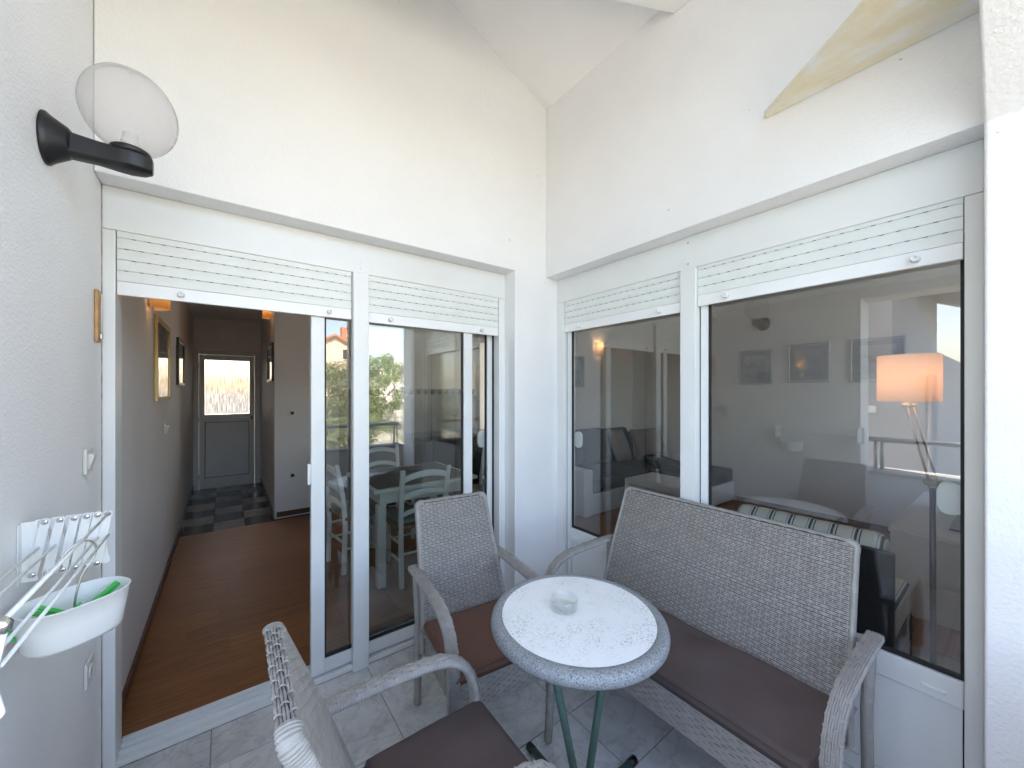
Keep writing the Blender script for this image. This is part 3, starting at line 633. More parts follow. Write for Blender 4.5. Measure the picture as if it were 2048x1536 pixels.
MB().box(-.30, .25, -.13, .13, .001, .014).build('foot_plate', M['tv'], tv, bevel=.003); MB().box(-.06, .06, -.02, .02, .014, .12).build('neck', M['tv'], tv); MB().box(-.42, .48, -.03, .012, .10, .62).build('screen_housing', M['tv'], tv, bevel=.006); MB().box(-.41, .47, .0122, .0128, .115, .605).build('screen', M['tv'], tv)
fp = thing('floor_lamp', 'lit floor lamp with pinkish cream drum shade behind the window', 'lamp', (3.02, .286, FZ))
MB().lathe([(.15, .001), (.15, .012), (.14, .018), (.012, .024)], n=32).build('base', M['steel'], fp, True)
MB().tube([(0,0,.02), (0,0,.97)], .013, 12).build('pole', M['dark_steel'], fp, True)
j = MB().tube([(-.028,.022,.985), (.028,-.022,.985)], .017, 12); j.tube([(0,0,.955), (0,0,1.015)], .018, 12); j.build('joint', M['plastic'], fp, True)
for k in (-1, 1): MB().tube([(k*.018, -k*.013, .99), (-.105+k*.014, .078-k*.01, 1.405)], .006, 8).build('arm', M['steel'], fp, True)
hd_ = MB().tube([(-.105-.03, .078+.02, 1.395), (-.105+.03, .078-.02, 1.395)], .011, 10); hd_.tube([(-.105,.078,1.38), (-.105,.078,1.44)], .012, 10); hd_.build('lamp_holder', M['plastic'], fp, True)
sh = MB(); th = np.linspace(0, 2*np.pi, 49)
for r, fl_ in ((.123, False), (.1215, True)):
    sh.grid(np.array([[(r*math.cos(a)-.105, r*math.sin(a)+.078, z) for a in th] for z in (1.415, 1.66)]), fl_)
sh.build('lamp_shade', M['shade'], fp, True)
MB().lathe([(.002, 1.44), (.02, 1.45), (.03, 1.49), (.028, 1.52), (.002, 1.545)], (-.105, .078, 0), 16).build('bulb', M['bulb'], fp, True)
point(fp, (-.105, .078, 1.56), .17, (1, .68, .45), .03)

# ------------------------------------------------------------------ wicker furniture
def weave(S, U, V, wp=.023, rp=.0125, amp=.0013, ru=4, tb=.0026):
    """plain weave of paired strands over single ribs on the surface S(u, v) -> points, normals (arrays)"""
    mb = MB(); nu = max(4, int(round(U/wp))); wp = U/nu; nr = max(2, int(round(V/rp))); rp = V/nr
    u = np.linspace(0, U, nu*ru+1)
    for k in range(nr):
        vc = (k+.5)*rp; h = amp*np.cos(np.pi*(u/wp-.5) + np.pi*k)
        jit = rng.normal(0, .00025, 2)
        for si, sgn in enumerate((-1, 1)):
            c = vc + sgn*rp*.235 + jit[si]; rows = []
            for dv, dh in ((-.20, -.003), (0, .0012), (.20, -.003)):
                P, N = S(u, np.full_like(u, c + dv*rp)); rows.append(P + N*(h+dh)[:, None])
            mb.grid(np.stack(rows))
    v = np.linspace(0, V, nr*3+1)
    for j in range(nu):
        uc = (j+.5)*wp; h = -(amp*1.2+tb*1.0)*np.cos(np.pi*j)*np.cos(np.pi*(v/rp-.5)) - tb + (.0012 if tb < .002 else 0); rows = []
        for du, dh in ((-.0026, -.0012), (0, .0008), (.0026, -.0012)):
            P, N = S(np.full_like(v, uc+du), v); rows.append(P + N*(h+dh)[:, None])
        mb.grid(np.stack(rows), True)
    return mb
def wrapped(path, a, b, wid=(0,1,0), ring=.0068, n=14, amp=.0019, power=2.0):
    """tube wrapped in strands: half-width a along wid, half-height b"""
    P, s = resample(path, ring/4); T = np.gradient(P, axis=0); T /= np.linalg.norm(T, axis=1)[:, None]; W = np.asarray(wid, float)
    th = np.linspace(0, 2*np.pi, n, endpoint=False); cs = np.sign(np.cos(th))*np.abs(np.cos(th))**(2/power); sn = np.sign(np.sin(th))*np.abs(np.sin(th))**(2/power); out = []
    aa = np.interp(np.linspace(0, 1, len(P)), np.linspace(0, 1, len(np.atleast_1d(a))), np.atleast_1d(a)); bb = np.interp(np.linspace(0, 1, len(P)), np.linspace(0, 1, len(np.atleast_1d(b))), np.atleast_1d(b))
    for k in range(len(P)):
        w = W - T[k]*np.dot(W, T[k]); w /= np.linalg.norm(w); nn = np.cross(T[k], w); d = amp*(-1, .35, .6, .35)[k % 4]
        out.append(P[k] + ((aa[k]+d)*cs)[:, None]*w + ((bb[k]+d)*sn)[:, None]*nn)
    return MB().rings(out)
def path_surface(path, width, height, wid=(0,1,0), sign=1):
    P, s = resample(path, .004); T = np.gradient(P, axis=0); T /= np.linalg.norm(T, axis=1)[:, None]; W = np.asarray(wid, float)
    w = W - T*(T@W)[:, None]; w /= np.linalg.norm(w, axis=1)[:, None]; N = np.cross(T, w)*sign; L = s[-1]
    def S(u, v):
        f = lambda A: np.stack([np.interp(u, s, A[:, k]) for k in range(3)], 1)
        x = (v/width-.5)*2; hh = height*np.sqrt(np.clip(1-(x*.86)**2*.62, .05, 1)); nn = f(N); ww = f(w)
        nn2 = nn + ww*(x*.55)[:, None]; nn2 /= np.linalg.norm(nn2, axis=1)[:, None]
        return f(P) + ww*(v-width/2)[:, None] + nn*hh[:, None], nn2
    return S, L
def wicker_seat(name, label, cat, hw, arm_off):
    """faces +x; hw = half distance between the leg axes"""
    t = thing(name, label, cat); WK = M['wicker']; bw = hw - .02                       # half width of the back
    def back_x(z): return -.150 - .185*np.clip((z-.42)/.51, 0, 1.2)**1.1
    def half(z): return bw*(1 - .0) - (.03 if hw < .4 else .02)*np.clip((z-.35)/.6, 0, 1)
    zb, zt = .30, .932; th_ = .017
    def Sback(side):
        def S(u, v):
            z = zb + v; hwz = half(z); y = (u/(2*bw)*2-1)*hwz*side; dz = .01; dx = (back_x(z+dz)-back_x(z-dz))/(2*dz)
            N = np.stack([np.ones_like(z), np.zeros_like(z), -dx], 1)*side; N /= np.linalg.norm(N, axis=1)[:, None]
            return np.stack([back_x(z) + side*th_, y, z], 1), N
        return S
    fr = weave(Sback(1), 2*bw, zt-zb).build('backrest', WK, t, True)
    weave(Sback(-1), 2*bw, zt-zb).build('backrest_rear', WK, fr, True)
    zz = np.linspace(zb, zt-.004, 14); core = MB()
    core.rings([[(back_x(z)-th_+.002, -half(z)+.006, z), (back_x(z)+th_-.002, -half(z)+.006, z), (back_x(z)+th_-.002, half(z)-.006, z), (back_x(z)-th_+.002, half(z)-.006, z)] for z in zz]); core.build('core', M['wicker_in'], fr)
    # wrapped side edges and woven top edge
    for s_ in (-1, 1):
        p = [(back_x(z), s_*half(z), z) for z in np.linspace(zb, zt-.012, 20)]
        wrapped(p, .0195, .010, (1,0,0), n=12).build('side_binding', WK, fr, True)
        wrapped(bez([(back_x(zt-.03), s_*half(zt-.03), zt-.03), (back_x(zt-.004), s_*(half(zt)-.004), zt-.006), (back_x(zt), s_*(half(zt)-.03), zt+.004)], 8), .0205, .012, (1,0,0), n=12).build('corner_binding', WK, fr, True)
    S, L = path_surface([(back_x(zt), y, zt) for y in np.linspace(-half(zt)+.02, half(zt)-.02, 20)], .038, .009, (1,0,0), -1)
    weave(S, L, .038, .024, .0125, .0018, 4, .0012).build('top_binding', WK, fr, True)
    wrapped([(back_x(zt), -half(zt)+.02, zt-.004), (back_x(zt), half(zt)-.02, zt-.004)], .016, .009, (1,0,0)).build('top_core', M['wicker_in'], fr, True)
    # seat apron
    def flat(o, du, dv, nrm):
        o, du, dv, nrm = map(lambda q: np.asarray(q, float), (o, du, dv, nrm))
        return lambda u, v: (o + u[:, None]*du + v[:, None]*dv, np.tile(nrm, (len(u), 1)))
    z0, z1 = .285, .405; ap = weave(flat((.252, -hw+.01, z0), (0,1,0), (0,0,1), (1,0,0)), 2*hw-.02, z1-z0).build('apron', WK, t, True)
    weave(flat((.24, hw-.03, z0), (-1,0,0), (0,0,1), (0,1,0)), .46, z1-z0).build('side_apron', WK, ap, True)
    weave(flat((-.22, -hw+.03, z0), (1,0,0), (0,0,1), (0,-1,0)), .46, z1-z0).build('side_apron', WK, ap, True)
    MB().box(-.22, .247, -hw+.034, hw-.034, z0+.002, z1).build('seat_frame', M['wicker_in'], ap)
    weave(flat((-.2, -hw+.01, z1+.002), (0,1,0), (1,0,0), (0,0,1)), 2*hw-.02, .45, .022, .013, .0015, 2).build('seat', WK, t, True)
    # arms run into the front legs
    for s_ in (-1, 1):
        y = s_*(hw+arm_off)
        ctl = [(-.275, y, .640), (-.15, y, .643), (.02, y, .640), (.13, y, .628), (.205, y, .585), (.243, y, .51), (.252, y, .42), (.248, y, .28)]
        p = bez(ctl, 10); ar = wrapped(p, .0235, .0125, (0,1,0), power=2.6).build('armrest', WK, t, True)
        S, L = path_surface(p, .048, .0165, (0,1,0), 1); weave(S, L, .048, .026, .012, .0016, 4, .0012).build('armrest_top', WK, ar, True)
        wrapped([(-.235, s_*(hw-.05), .628), (-.25, y, .632)], .015, .013, (0,0,1)).build('arm_connector', WK, ar, True)
        wrapped([(.248, y, .30), (.238, y-s_*.012, .004)], .0165, .0165, (0,1,0), amp=.0019).build('leg', WK, t, True)
        wrapped([(-.238, y-s_*.006, .63), (-.225, y-s_*.014, .4), (-.238, y-s_*.012, .004)], .0165, .0165, (0,1,0), amp=.0019).build('leg', WK, t, True)
        for x in (.238, -.238): MB().lathe([(.014, .001), (.014, .008)], (x, y-s_*.012, 0), 12).build('foot_cap', M['black'], t)
    return t
def cushion(t, x0, x1, y0, y1, z0, h, mat, seed, wr=.004):
    r_ = np.random.default_rng(seed); nx, ny = 40, max(40, int(40*(y1-y0)/(x1-x0))); U, V = np.meshgrid(np.linspace(-1, 1, nx), np.linspace(-1, 1, ny), indexing='ij')
    rad = .016; sx, sy = (x1-x0)/2, (y1-y0)/2
    dx = sx*(1-np.abs(U)); dy = sy*(1-np.abs(V)); d = np.minimum(dx, dy); prof = np.sqrt(np.clip(1-(1-np.clip(d/rad, 0, 1))**2, 0, 1))
    w = np.zeros_like(U)
    for _ in range(9):
        a = r_.uniform(0, 2*np.pi); f = r_.uniform(3, 11); w += np.sin((U*sx*np.cos(a)+V*sy*np.sin(a))*f*4 + r_.uniform(0, 6))*r_.uniform(.2, 1)/f*3
    crown = .010*np.clip(np.minimum(dx, dy)/.12, 0, 1)**.6
    Z = z0 + h*.5 + (h*.5 + crown)*prof + w*wr*.35*np.clip(d/.03, 0, 1)
    X, Y = (x0+x1)/2 + U*sx, (y0+y1)/2 + V*sy; A = np.stack([X, Y, Z], 2); B = np.stack([X, Y, z0 + h*.5 - h*.5*prof], 2)
    m = MB().grid(A, False); m.grid(B, True); o = m.build('seat_cushion', mat, t, True)
    rr = .03; q = []
    for cx_, cy_, a0 in ((x1-rr, y1-rr, 0), (x0+rr, y1-rr, 90), (x0+rr, y0+rr, 180), (x1-rr, y0+rr, 270)):
        for a in np.linspace(a0, a0+90, 7): q.append((cx_+(rr-.006)*math.cos(R(a)), cy_+(rr-.006)*math.sin(R(a)), z0+h*.86 + r_.normal(0, .0006)))
    P_, _ = resample(q + [q[0]], .012); MB().tube(P_, .0032, 8).build('piping', mat, o, True); return o
chA = wicker_seat('wicker_chair', 'grey wicker armchair with rust brown cushion standing by the glass door', 'chair', .2375, -.012)
chB = copy_tree(chA); chB['label'] = 'grey wicker armchair with dark brown cushion turned sideways to the table'
cushion(chA, -.118, .268, -.222, .222, .409, .05, M['cushion_rust'], 3, .014); cushion(chB, -.118, .268, -.222, .222, .409, .05, M['cushion'], 5, .014)
chA['group'] = chB['group'] = 'grey wicker armchairs'
chA.location = (.92, 1.479, 0); chA.rotation_euler = (0, 0, R(-96.4))
chB.location = (.422, .895, 0); chB.rotation_euler = (0, 0, R(-1))
bn = wicker_seat('wicker_bench', 'grey wicker two seat bench with long brown cushion below the window', 'bench', .545, .022)
cushion(bn, -.118, .268, -.53, .53, .409, .05, M['cushion'], 8, .03)
bn.location = (1.545, .875, 0); bn.rotation_euler = (0, 0, R(180))

# ------------------------------------------------------------------ bistro table and ashtray
tb = thing('bistro_table', 'round bistro table with speckled white top and grey rim on green legs', 'table', (.985, .935, 0))
MB().lathe([(.0, .7225), (.262, .7225), (.2625, .721)], n=96, cap=False).build('table_top', M['laminate'], tb)
MB().lathe([(.2615, .7205), (.264, .7225), (.275, .7235), (.288, .722), (.2945, .717), (.300, .711), (.3025, .700), (.3015, .690), (.296, .682), (.285, .679), (.24, .684), (.001, .688)], n=96, cap=False).build('rim', M['granite'], tb, True)
for s_ in (-1, 1):
    MB().tube([(s_*.17+.03, .0, .688), (s_*.012+.03, .0, .045)], .0135, 14).build('leg', M['green_metal'], tb, True)
MB().box(-.20, .20, -.02, .02, .672, .687).build('top_bracket', M['green_metal'], tb, bevel=.002)
for a, b in (((.03, -.30), (.03, .30)), ((-.27, -.0), (.33, -.0))):
    ft = MB().tube([(a[0], a[1], .0165), (b[0], b[1], .0165)], .0155, 14).build('foot', M['green_metal'], tb, True)
    for p, q in ((a, b), (b, a)):
        d_ = np.array([q[0]-p[0], q[1]-p[1]]); d_ /= np.linalg.norm(d_); MB().tube([(p[0]-d_[0]*.003, p[1]-d_[1]*.003, .0165), (p[0]+d_[0]*.03, p[1]+d_[1]*.03, .0165)], .0163, 14).build('foot_cap', M['black'], ft, True)
at = thing('ashtray', 'clear glass ashtray standing on the round table', 'ashtray', (.968, .983, .7228))
n_ = 64; th = np.linspace(0, 2*np.pi, n_, endpoint=False); notch = np.where(np.abs(((th*4/(2*np.pi)) % 1)-.5) < .055, .009, 0)
prof = [(.0455, .001), (.049, .004), (.0505, .02), (.0505, .034), (.049, .0375), (.044, .0375), (.0425, .034), (.041, .012), (.036, .009), (.0005, .008)]
rg = []
for r, z in prof: rg.append(np.stack([r*np.cos(th), r*np.sin(th), np.full(n_, z) - (notch if z > .033 else 0)], 1))
MB().rings(rg).build('bowl', M['ash'], at)

# ------------------------------------------------------------------ globe wall lamp
gl = thing('globe_wall_lamp', 'ribbed clear globe lamp on a black wall arm', 'wall lamp', (XL, 1.573, 2.18))
MB().lathe([(.06, .001), (.06, .006), (.052, .016), (.036, .045), (.030, .05)], (0,0,0), 32, 1, 1.15, axis='x').build('wall_mount', M['black'], gl, auto=1)
b = MB(); rr = []
for x, hw_, z0, z1 in ((.03, .026, -.036, .028), (.10, .025, -.034, .022), (.135, .033, -.036, .019), (.165, .041, -.036, .018), (.195, .033, -.034, .018), (.214, .014, -.028, .016)):
    rr.append([(x, -hw_, z0+.008), (x, -hw_*.55, z0), (x, hw_*.55, z0), (x, hw_, z0+.008), (x, hw_, z1-.006), (x, hw_*.8, z1), (x, -hw_*.8, z1), (x, -hw_, z1-.006)])
b.rings(rr).build('arm', M['black'], gl, bevel=.003)
MB().lathe([(.045, .012), (.046, .022), (.044, .027), (.030, .028)], (.165, 0, 0), 32).build('globe_collar', M['black'], gl, True)
# globe: closed thin shell with fine vertical ribs
n_ = 240; th = np.linspace(0, 2*np.pi, n_, endpoint=False); rib = 1 + .011*np.cos(th*60); ph = np.linspace(-math.pi/2+.40, math.pi/2-.02, 40); Rg = .106; Zs = 1.12; out = []
for p in ph:
    k = 1 if abs(p) > 1.2 else 1.0; r = Rg*math.cos(p); rb = 1+(rib-1)*min(1, max(0, (1.25-abs(p))*4)); out.append(np.stack([r*np.cos(th)*rb+.165, r*np.sin(th)*rb, np.full(n_, .138+Rg*Zs*math.sin(p))], 1))
for p in ph[::-1]:
    r = (Rg-.0025)*math.cos(p); out.append(np.stack([r*np.cos(th)+.165, r*np.sin(th), np.full(n_, .138+(Rg-.0025)*Zs*math.sin(p))], 1))
def globe_mat():
    m, n, l, b = newmat('ribbed_clear_globe'); tr = n.new('ShaderNodeBsdfTransparent'); tr.inputs[0].default_value = (.995,.99,.99,1)
    df = n.new('ShaderNodeBsdfTranslucent'); df.inputs[0].default_value = (.85,.84,.84,1); d2 = n.new('ShaderNodeBsdfDiffuse'); d2.inputs[0].default_value = (.8,.79,.79,1)
    gs = n.new('ShaderNodeBsdfGlossy'); gs.inputs['Roughness'].default_value = .12
    a = n.new('ShaderNodeMixShader'); a.inputs[0].default_value = .5; l.new(df.outputs[0], a.inputs[1]); l.new(d2.outputs[0], a.inputs[2])
    c = n.new('ShaderNodeMixShader'); c.inputs[0].default_value = .19; l.new(tr.outputs[0], c.inputs[1]); l.new(a.outputs[0], c.inputs[2])
    lw = n.new('ShaderNodeLayerWeight'); lw.inputs[0].default_value = .06; k_ = n.new('ShaderNodeMath'); k_.operation = 'MULTIPLY'; k_.inputs[1].default_value = .5; l.new(lw.outputs['Fresnel'], k_.inputs[0]); e = n.new('ShaderNodeMixShader'); l.new(k_.outputs[0], e.inputs[0]); l.new(c.outputs[0], e.inputs[1]); l.new(gs.outputs[0], e.inputs[2])
    l.new(e.outputs[0], n['Material Output'].inputs[0]); n.remove(b); return m
M['globe'] = globe_mat(); MB().rings(out, cap=False).build('globe', M['globe'], gl, True)
MB().lathe([(.022, .03), (.022, .055), (.018, .057), (.018, .075), (.002, .076)], (.165, 0, 0), 20).build('bulb_socket', M['plastic'], gl, True)

# thermometer
tm = thing('wall_thermometer', 'narrow pine wall thermometer beside the sliding door', 'thermometer', (XL, 2.07, 1.78))
MB().box(.0005, .012, -.024, .024, -.098, .098).build('board', M['wood_light'], tm, bevel=.004); MB().tube([(.016, 0, -.075), (.016, 0, .085)], .0022, 8).build('tube', M['ivory'], tm, True); MB().box(.012, .019, -.01, .01, -.085, -.066).build('bulb_guard', M['steel'], tm, bevel=.002)

# ------------------------------------------------------------------ concertina clothes airer with peg basket
ai = thing('clothes_airer', 'white concertina clothes airer folded against the wall', 'clothes airer', (XL, 1.12, 1.12))
arm_m = None
def flat_arm(p0, p1, y, w=.0088, t_=.0022):
    p0, p1 = np.array(p0), np.array(p1); d = (p1-p0)/np.linalg.norm(p1-p0); nrm = np.array([-d[1], d[0]])
    pts = [tuple(p1 + w*(-math.cos(a)*nrm + math.sin(a)*d)) for a in np.linspace(0, math.pi, 9)] + [tuple(p0 + w*(math.cos(a)*nrm - math.sin(a)*d)) for a in np.linspace(0, math.pi, 9)]
    return MB().prism(pts, 'y', y-t_, y+t_)
for yy in (.30, -.29):
    MB().box(.0005, .028, yy-.002, yy+.002, -.075, .068).box(.0005, .003, yy-.022, yy+.0, -.075, .068).build('wall_bracket', M['plastic'], ai, bevel=.002)
    xs = [.040, .064, .088, .109, .128, .146]
    for k, x in enumerate(xs):
        flat_arm((x-.020, -.058), (x, .064), yy-.005).build('scissor_arm', M['plastic'], ai, bevel=.0012)
        if k < 5: flat_arm((x+.012, -.058), (x-.012, .062), yy+.004).build('scissor_arm', M['plastic'], ai, bevel=.0012)
        for q in ((x, .064), (x-.020, -.058)):
            MB().lathe([(.0062, 0), (.006, -.002), (.003, -.003)], (q[0], yy-.0072, q[1]), 14, axis='y').build('rivet', M['chrome'], ai, True)
for x, z in ((.148, .066), (.030, .004), (.056, .004), (.098, .006), (.128, .006), (.146, .008)):
    MB().tube([(x, .296, z), (x, -.292, z)], .0029, 10).build('rod', M['plastic'], ai, True)
for x in (.148,): MB().lathe([(.012, 0), (.012, -.006), (.007, -.011)], (x, -.30, .066), 18, axis='y').build('end_cap', M['chrome'], ai, True)
bk = thing('peg_basket', 'white oval plastic peg basket hanging from the airer', 'basket', (-.276, 1.295, 1.03), R(36))
n_ = 48; th = np.linspace(0, 2*np.pi, n_, endpoint=False); rg = []
for k, z in ((.70, -.088), (.80, -.09), (.86, -.082), (.93, -.04), (1.0, 0), (1.02, .001), (1.015, .004), (.985, .003), (.91, -.04), (.84, -.078), (.0, -.08)):
    e = 2/2.5; rg.append(np.stack([.090*k*np.sign(np.cos(th))*np.abs(np.cos(th))**e, .068*k*np.sign(np.sin(th))*np.abs(np.sin(th))**e, np.full(n_, z)], 1))
MB().rings(rg, cap=True).build('tub', M['plastic'], bk, True)
MB().tube(bez([(.0, .0, -.07), (.0, 0, -.01), (.012, 0, .045), (.035, .0, .085), (.03, 0, .115), (.005, 0, .122), (-.02, 0, .10), (-.022, 0, .075)], 8), .0022, 8).build('wire_hook', M['steel'], bk, True)
peg = None
for k, (x, y, z, rx, ry, rz) in enumerate(((-.03, .01, -.03, .4, .5, .3), (-.055, -.015, -.045, .2, .9, 1.2), (.0, -.012, -.04, -.6, .6, 2.2), (-.02, .022, -.05, .9, .2, .8), (.055, .012, -.035, .3, -.7, .5), (.03, -.01, -.055, .1, .1, 1.9), (-.06, .02, -.06, .2, .2, .4))):
    p = bpy.data.objects.new('clothes_peg', None) ; col.objects.link(p); p.empty_display_size = .01
    c_, s_ = math.cos(R(36)), math.sin(R(36)); p.location = (-.276 + c_*x - s_*y, 1.295 + s_*x + c_*y, 1.036+z); p.rotation_euler = (rx, ry, rz)
    tag(p, 'bright green plastic clothes peg lying in the white basket', 'clothes peg', 'green pegs in the basket')
    if peg is None:
        mA = MB().prism([(-.034, -.003), (.034, -.0045), (.036, .0), (.01, .004), (-.034, .001)], 'y', -.005, .005).mesh('jaw', M['green_peg']); mB = MB().prism([(-.034, .012), (.034, .0015), (.036, .006), (.01, .008), (-.034, .017)], 'y', -.005, .005).mesh('jaw', M['green_peg']); peg = (mA, mB)
    for m_ in peg: o = bpy.data.objects.new('jaw', m_); col.objects.link(o); o.parent = p

# ------------------------------------------------------------------ surroundings (seen in the panes)
def ground_h(x, y):
    h = -2.9 + 0*x
    h = h + np.clip((-y-12)/90, 0, 1.2)**1.1*6.0*np.clip((x+25)/35, 0, 1)
    h = h - np.clip((-x-14)/40, 0, 1)*9.5
    return h + .25*np.sin(x*.21)*np.cos(y*.17)
xs = np.concatenate([np.linspace(-3000, -80, 8), np.linspace(-70, 90, 81), np.linspace(110, 3000, 8)]); ys = np.concatenate([np.linspace(-3000, -180, 8), np.linspace(-160, 60, 111), np.linspace(80, 3000, 8)])
GX, GY = np.meshgrid(xs, ys, indexing='ij')
def ground_mat():
    m, n, l, b = newmat('dry_ground'); vec = coords(n, l)
    f = noise(n, l, vec, .16, 6, .6); r = ramp(n, l, f, [(.36, (.085,.095,.06)), (.48, (.20,.19,.165)), (.60, (.31,.295,.27)), (.75, (.41,.40,.385))])
    l.new(r.outputs[0], b.inputs['Base Color']); b.inputs['Roughness'].default_value = .95; bump(n, l, noise(n, l, vec, 6, 4), b, .6, .08); return m
M['ground'] = ground_mat(); struct(MB().grid(np.stack([GX, GY, ground_h(GX, GY)], 2), True).build('ground', M['ground'], None, True))
def sea_mat():
    m, n, l, b = newmat('sea_water'); b.inputs['Base Color'].default_value = (.03,.08,.13,1); b.inputs['Roughness'].default_value = .12; bump(n, l, noise(n, l, coords(n, l), .6, 4), b, .35, .5); return m
M['sea'] = sea_mat(); struct(MB().add([(-14000,-14000,-9.5),(-30,-14000,-9.5),(-30,14000,-9.5),(-14000,14000,-9.5)], [(0,1,2,3)]).build('sea', M['sea']))
M['hill'] = plain('far_hills', (.16,.19,.20), .95, 0, None, 0, 0, .3, .004)
an = np.linspace(R(95), R(265), 90); hr = []
for rr_, hk in ((5200, 0), (5600, .7), (6200, 1.0), (7200, .55), (8200, 0)):
    hh = (130 + 60*np.sin(an*5.3) + 35*np.sin(an*13+1) + 14*np.sin(an*31+2))*hk; hr.append(np.stack([rr_*np.cos(an), rr_*np.sin(an), hh-10], 1))
struct(MB().grid(np.stack(hr), False).build('hills', M['hill'], None, True))
M['path'] = plain('pale_gravel_path', (.55,.50,.43), .95, 0, 8, .4, .03, .15, 2)
pp = np.array([(45, -34), (31, -46), (22, -57), (24, -75), (36, -100), (38, -140)], float); pc = bez(np.c_[pp, np.zeros(len(pp))], 14); T_ = np.gradient(pc, axis=0); N_ = np.stack([-T_[:, 1], T_[:, 0]], 1); N_ /= np.linalg.norm(N_, axis=1)[:, None]
rows = [np.c_[pc[:, :2] + N_*w, ground_h(pc[:, 0]+N_[:, 0]*w, pc[:, 1]+N_[:, 1]*w)+.06] for w in np.linspace(-2.6, 2.6, 5)]; struct(MB().grid(np.stack(rows), True).build('path', M['path'], None, True))

def leaf_mat(name, a, b_):
    m, n, l, b = newmat(name); r = ramp(n, l, noise(n, l, coords(n, l), 1.8, 3), [(.35, a), (.65, b_)]); l.new(r.outputs[0], b.inputs['Base Color']); b.inputs['Roughness'].default_value = .6; return m
M['leaf'] = leaf_mat('broad_leaves', (.03,.06,.015), (.09,.14,.035)); M['leaf2'] = leaf_mat('olive_leaves', (.05,.075,.03), (.13,.16,.07)); M['bark'] = plain('bark', (.12,.085,.06), .9, 0, 20, .6, .02, .3, 8)
def tree(label, x, y, h, w, mat, nl=5200, seed=1, cb=.18):
    r_ = np.random.default_rng(seed); z0 = float(ground_h(np.array(x), np.array(y))); t = thing('tree', label, 'tree', (x, y, z0), 0, 'trees on the slope beyond the terrace')
    tr = MB().tube(bez([(0,0,-.2), (.08*w*.2, 0, h*.2), (-.05*w, .03*w, h*.45), (.02*w, 0, h*.75)], 6), np.linspace(.05*h*.45, .02*h*.4, 19), 10)
    for k in range(7):
        a = r_.uniform(0, 6.28); zz = h*r_.uniform(.2, .5); tr.tube(bez([(0,0,zz), (math.cos(a)*w*.18, math.sin(a)*w*.18, zz+h*.1), (math.cos(a)*w*.36, math.sin(a)*w*.36, zz+h*r_.uniform(.15, .3))], 5), np.linspace(.012*h, .004*h, 11), 7)
    tr.build('trunk', M['bark'], t, True)
    nc = 46; C = []
    while len(C) < nc:
        p = r_.uniform(-1, 1, 3); q = np.linalg.norm(p)
        if q < 1 and q > .35: C.append(p*np.array([w/2, w/2, h*(1-cb)/2]) + np.array([0, 0, h*(cb+(1-cb)/2)]))
    C = np.array(C); ci = r_.integers(0, nc, nl); d = r_.normal(size=(nl, 3)); d /= np.linalg.norm(d, axis=1)[:, None]; P = C[ci] + d*(r_.uniform(.2, 1, nl)**.5*w*.15)[:, None]
    s_ = r_.uniform(.6, 1.2, nl)*w*.017; e1 = r_.normal(size=(nl, 3)); e1 /= np.linalg.norm(e1, axis=1)[:, None]; e2 = np.cross(e1, d + .3*r_.normal(size=(nl, 3))); e2 /= np.linalg.norm(e2, axis=1)[:, None]
    V = np.stack([P - e1*s_[:, None], P + e2*(s_*.5)[:, None], P + e1*s_[:, None], P - e2*(s_*.5)[:, None]], 1).reshape(-1, 3)
    MB().add(V, [(4*i, 4*i+1, 4*i+2, 4*i+3) for i in range(nl)]).build('crown', mat, t, True); return t
tree('broad dense green tree close below the terrace', 5.4, -19, 5.6, 4.6, M['leaf2'], 14000, 1, .12)
tree('round light green tree standing before the pale path', 10.9, -29.5, 6.6, 4.6, M['leaf'], 14000, 2, .10)
tree('tall green tree in front of the red roofed house', 8.4, -33, 5.6, 5.2, M['leaf'], 12000, 3, .12)
tree('small dark tree beside the utility poles', 30, -80, 6.0, 7, M['leaf'], 5000, 4, .1)
tree('low olive tree on the seaward slope', -9, -24, 4.0, 5.0, M['leaf2'], 5000, 5, .12)
tree('dark leafy tree next to the pale facade towards the sea', -13.0, -.6, 4.1, 4.2, M['leaf'], 6000, 6, .1)
def palm(label, x, y, h, seed):
    r_ = np.random.default_rng(seed); z0 = float(ground_h(np.array(x), np.array(y))); t = thing('palm_tree', label, 'palm', (x, y, z0), 0, 'palms in the garden below')
    MB().tube([(0,0,-.1), (.03,0,h*.5), (0,.03,h)], [.16, .13, .12], 10).build('trunk', M['bark'], t, True)
    m = MB()
    for k in range(26):
        a = r_.uniform(0, 6.28); el = r_.uniform(.1, 1.2); L = r_.uniform(1.1, 1.6); d = np.array([math.cos(a), math.sin(a)]); pts = []
        for s_ in np.linspace(0, 1, 9): pts.append((d[0]*L*s_*math.cos(el*(1-s_*.6)), d[1]*L*s_*math.cos(el*(1-s_*.6)), h + L*(s_*math.sin(el) - .75*s_*s_)))
        pts = np.array(pts); m.tube(pts, np.linspace(.012, .003, 9), 5); side = np.array([-d[1], d[0], 0])
        for i in range(1, 9):
            for f in (0, .33, .66):
                p = pts[i-1]*(1-f) + pts[i]*f
                for q in (-1, 1):
                    tip = p + (side*q*.33 + np.array([d[0], d[1], 0])*.18)*(1-.45*i/9) + np.array([0, 0, -.06]); w_ = np.array([d[0], d[1], 0])*.014; m.add([p-w_, p+w_, tip], [(0, 1, 2)])
    m.build('crown', M['leaf2'], t, True)
palm('feathery palm with its crown just below the parapet', 2.9, -6.2, 3.3, 3); palm('feathery palm seen beyond the seaward parapet', -4.2, -5.5, 3.2, 4)

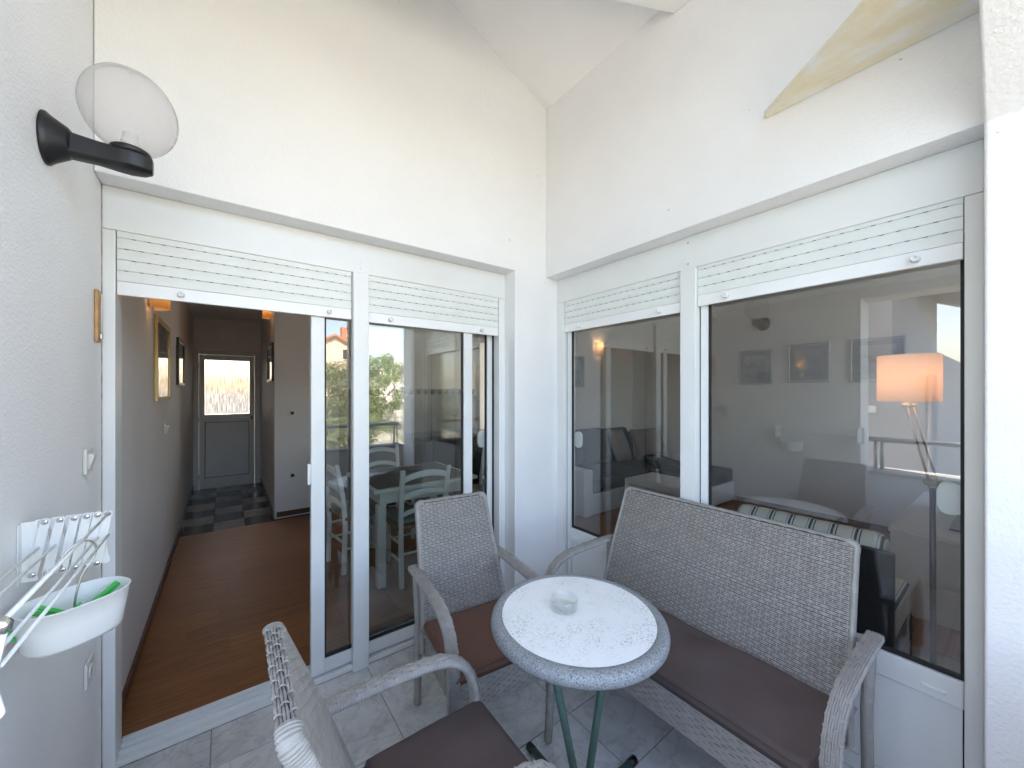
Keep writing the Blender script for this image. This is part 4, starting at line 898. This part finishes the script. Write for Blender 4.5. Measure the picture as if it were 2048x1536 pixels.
def house(label, x, y, w, d, zb, he, hr_, wall, roofc, chim=False):
    t = thing('house', label, 'house', (x, y, zb)); wm = plain('house_wall', wall, .9, 0, 20, .2, .01, .06, 1); rm = plain('roof_tiles', roofc, .85, 0, 9, .6, .05, .25, 3)
    MB().prism([(-w/2, -4), (w/2, -4), (w/2, he), (0, he+hr_), (-w/2, he)], 'y', -d/2, d/2).build('wall', wm, t)
    rf = MB().prism([(-w/2-.5, he-.35), (0, he+hr_), (w/2+.5, he-.35), (w/2+.5, he-.05), (0, he+hr_+.3), (-w/2-.5, he-.05)], 'y', -d/2-.5, d/2+.5).build('roof', rm, t)
    if chim: MB().box(w*.2, w*.2+.9, d/2-2, d/2-1.1, he, he+hr_+1.6).build('chimney', rm, rf)
    for z in (1.0, 4.0):
        for k in (-.28, .28):
            wd = MB().box(k*w-.55, k*w+.55, d/2+.01, d/2+.06, z, z+1.4).build('window', M['gasket'], t); MB().box(k*w-.62, k*w+.62, d/2+.06, d/2+.12, z-.12, z-.02).build('sill', M['plastic'], wd)
    return t
house('peach house with red tiled roof and chimney on the hill', 12.6, -60, 6.2, 9, 2.2, 5.8, 1.5, (.62,.48,.38), (.45,.17,.09), True)
house('white house with pale roof beside the hillside path', 38, -104, 9, 8, 2.6, 4.8, 1.4, (.72,.70,.66), (.50,.42,.36))
house('low white house beyond the utility poles', 48, -96, 8, 8, 2.4, 3.8, 1.4, (.74,.73,.70), (.48,.30,.22))
# neighbouring wing of the building, in shade, towards the sea
nb = thing('neighbour_building', 'shaded pale facade of the neighbouring building wing with a sloping eave', 'building', (-3.2, 3.3, -2.9))
MB().prism([(-2.65, 0), (3.5, 0), (3.5, 8.6), (-2.25, 6.2), (-2.25, 4.9), (-2.65, 4.9)], 'x', -4.5, 0).build('wall', plain('facade_paint', (.42,.42,.44), .85, 0, 60, .2, .004, .05, 1), nb)
MB().prism([(-2.75, 6.0), (3.5, 8.7), (3.5, 8.95), (-2.75, 6.25)], 'x', -4.7, .35).build('roof', M['parapet_cap'], nb)
wd = MB().box(.001, .02, -2.0, -1.25, 4.2, 5.9).build('window', M['gasket'], nb); MB().box(.02, .06, -2.1, -1.15, 4.1, 4.2).build('sill', M['plastic'], wd)
MB().tube([(.08, -2.62, .2), (.08, -2.62, 4.6)], .05, 10).build('downpipe', M['rail'], nb, True)
def pole(label, x, y, h):
    z0 = float(ground_h(np.array(x), np.array(y))); t = thing('utility_pole', label, 'utility pole', (x, y, z0), 0, 'poles along the path')
    MB().tube([(0,0,-.3), (0,0,h)], [.14, .09], 8).build('shaft', M['parapet_cap'], t, True); MB().box(-.9, .9, -.05, .05, h-.6, h-.48).build('crossarm', M['parapet_cap'], t)
    for k in (-.8, 0, .8): MB().lathe([(.03, h-.48), (.05, h-.42), (.03, h-.3)], (k, 0, 0), 8).build('insulator', M['gasket'], t)
pole('pale concrete utility pole beside the hillside path', 26, -68, 9.5); pole('slim utility pole further along the hillside path', 30.5, -76, 9)
for z, lb in ((1.62, 'upper black overhead cable crossing the garden'), (.55, 'lower black overhead cable crossing the garden')):
    k = np.linspace(-1, 1, 21); tag(MB().tube(np.c_[k*34, np.full(21, -11.5), z + .5*k*k], .011, 6).build('overhead_cable', M['gasket'], None, True), lb, 'cable')
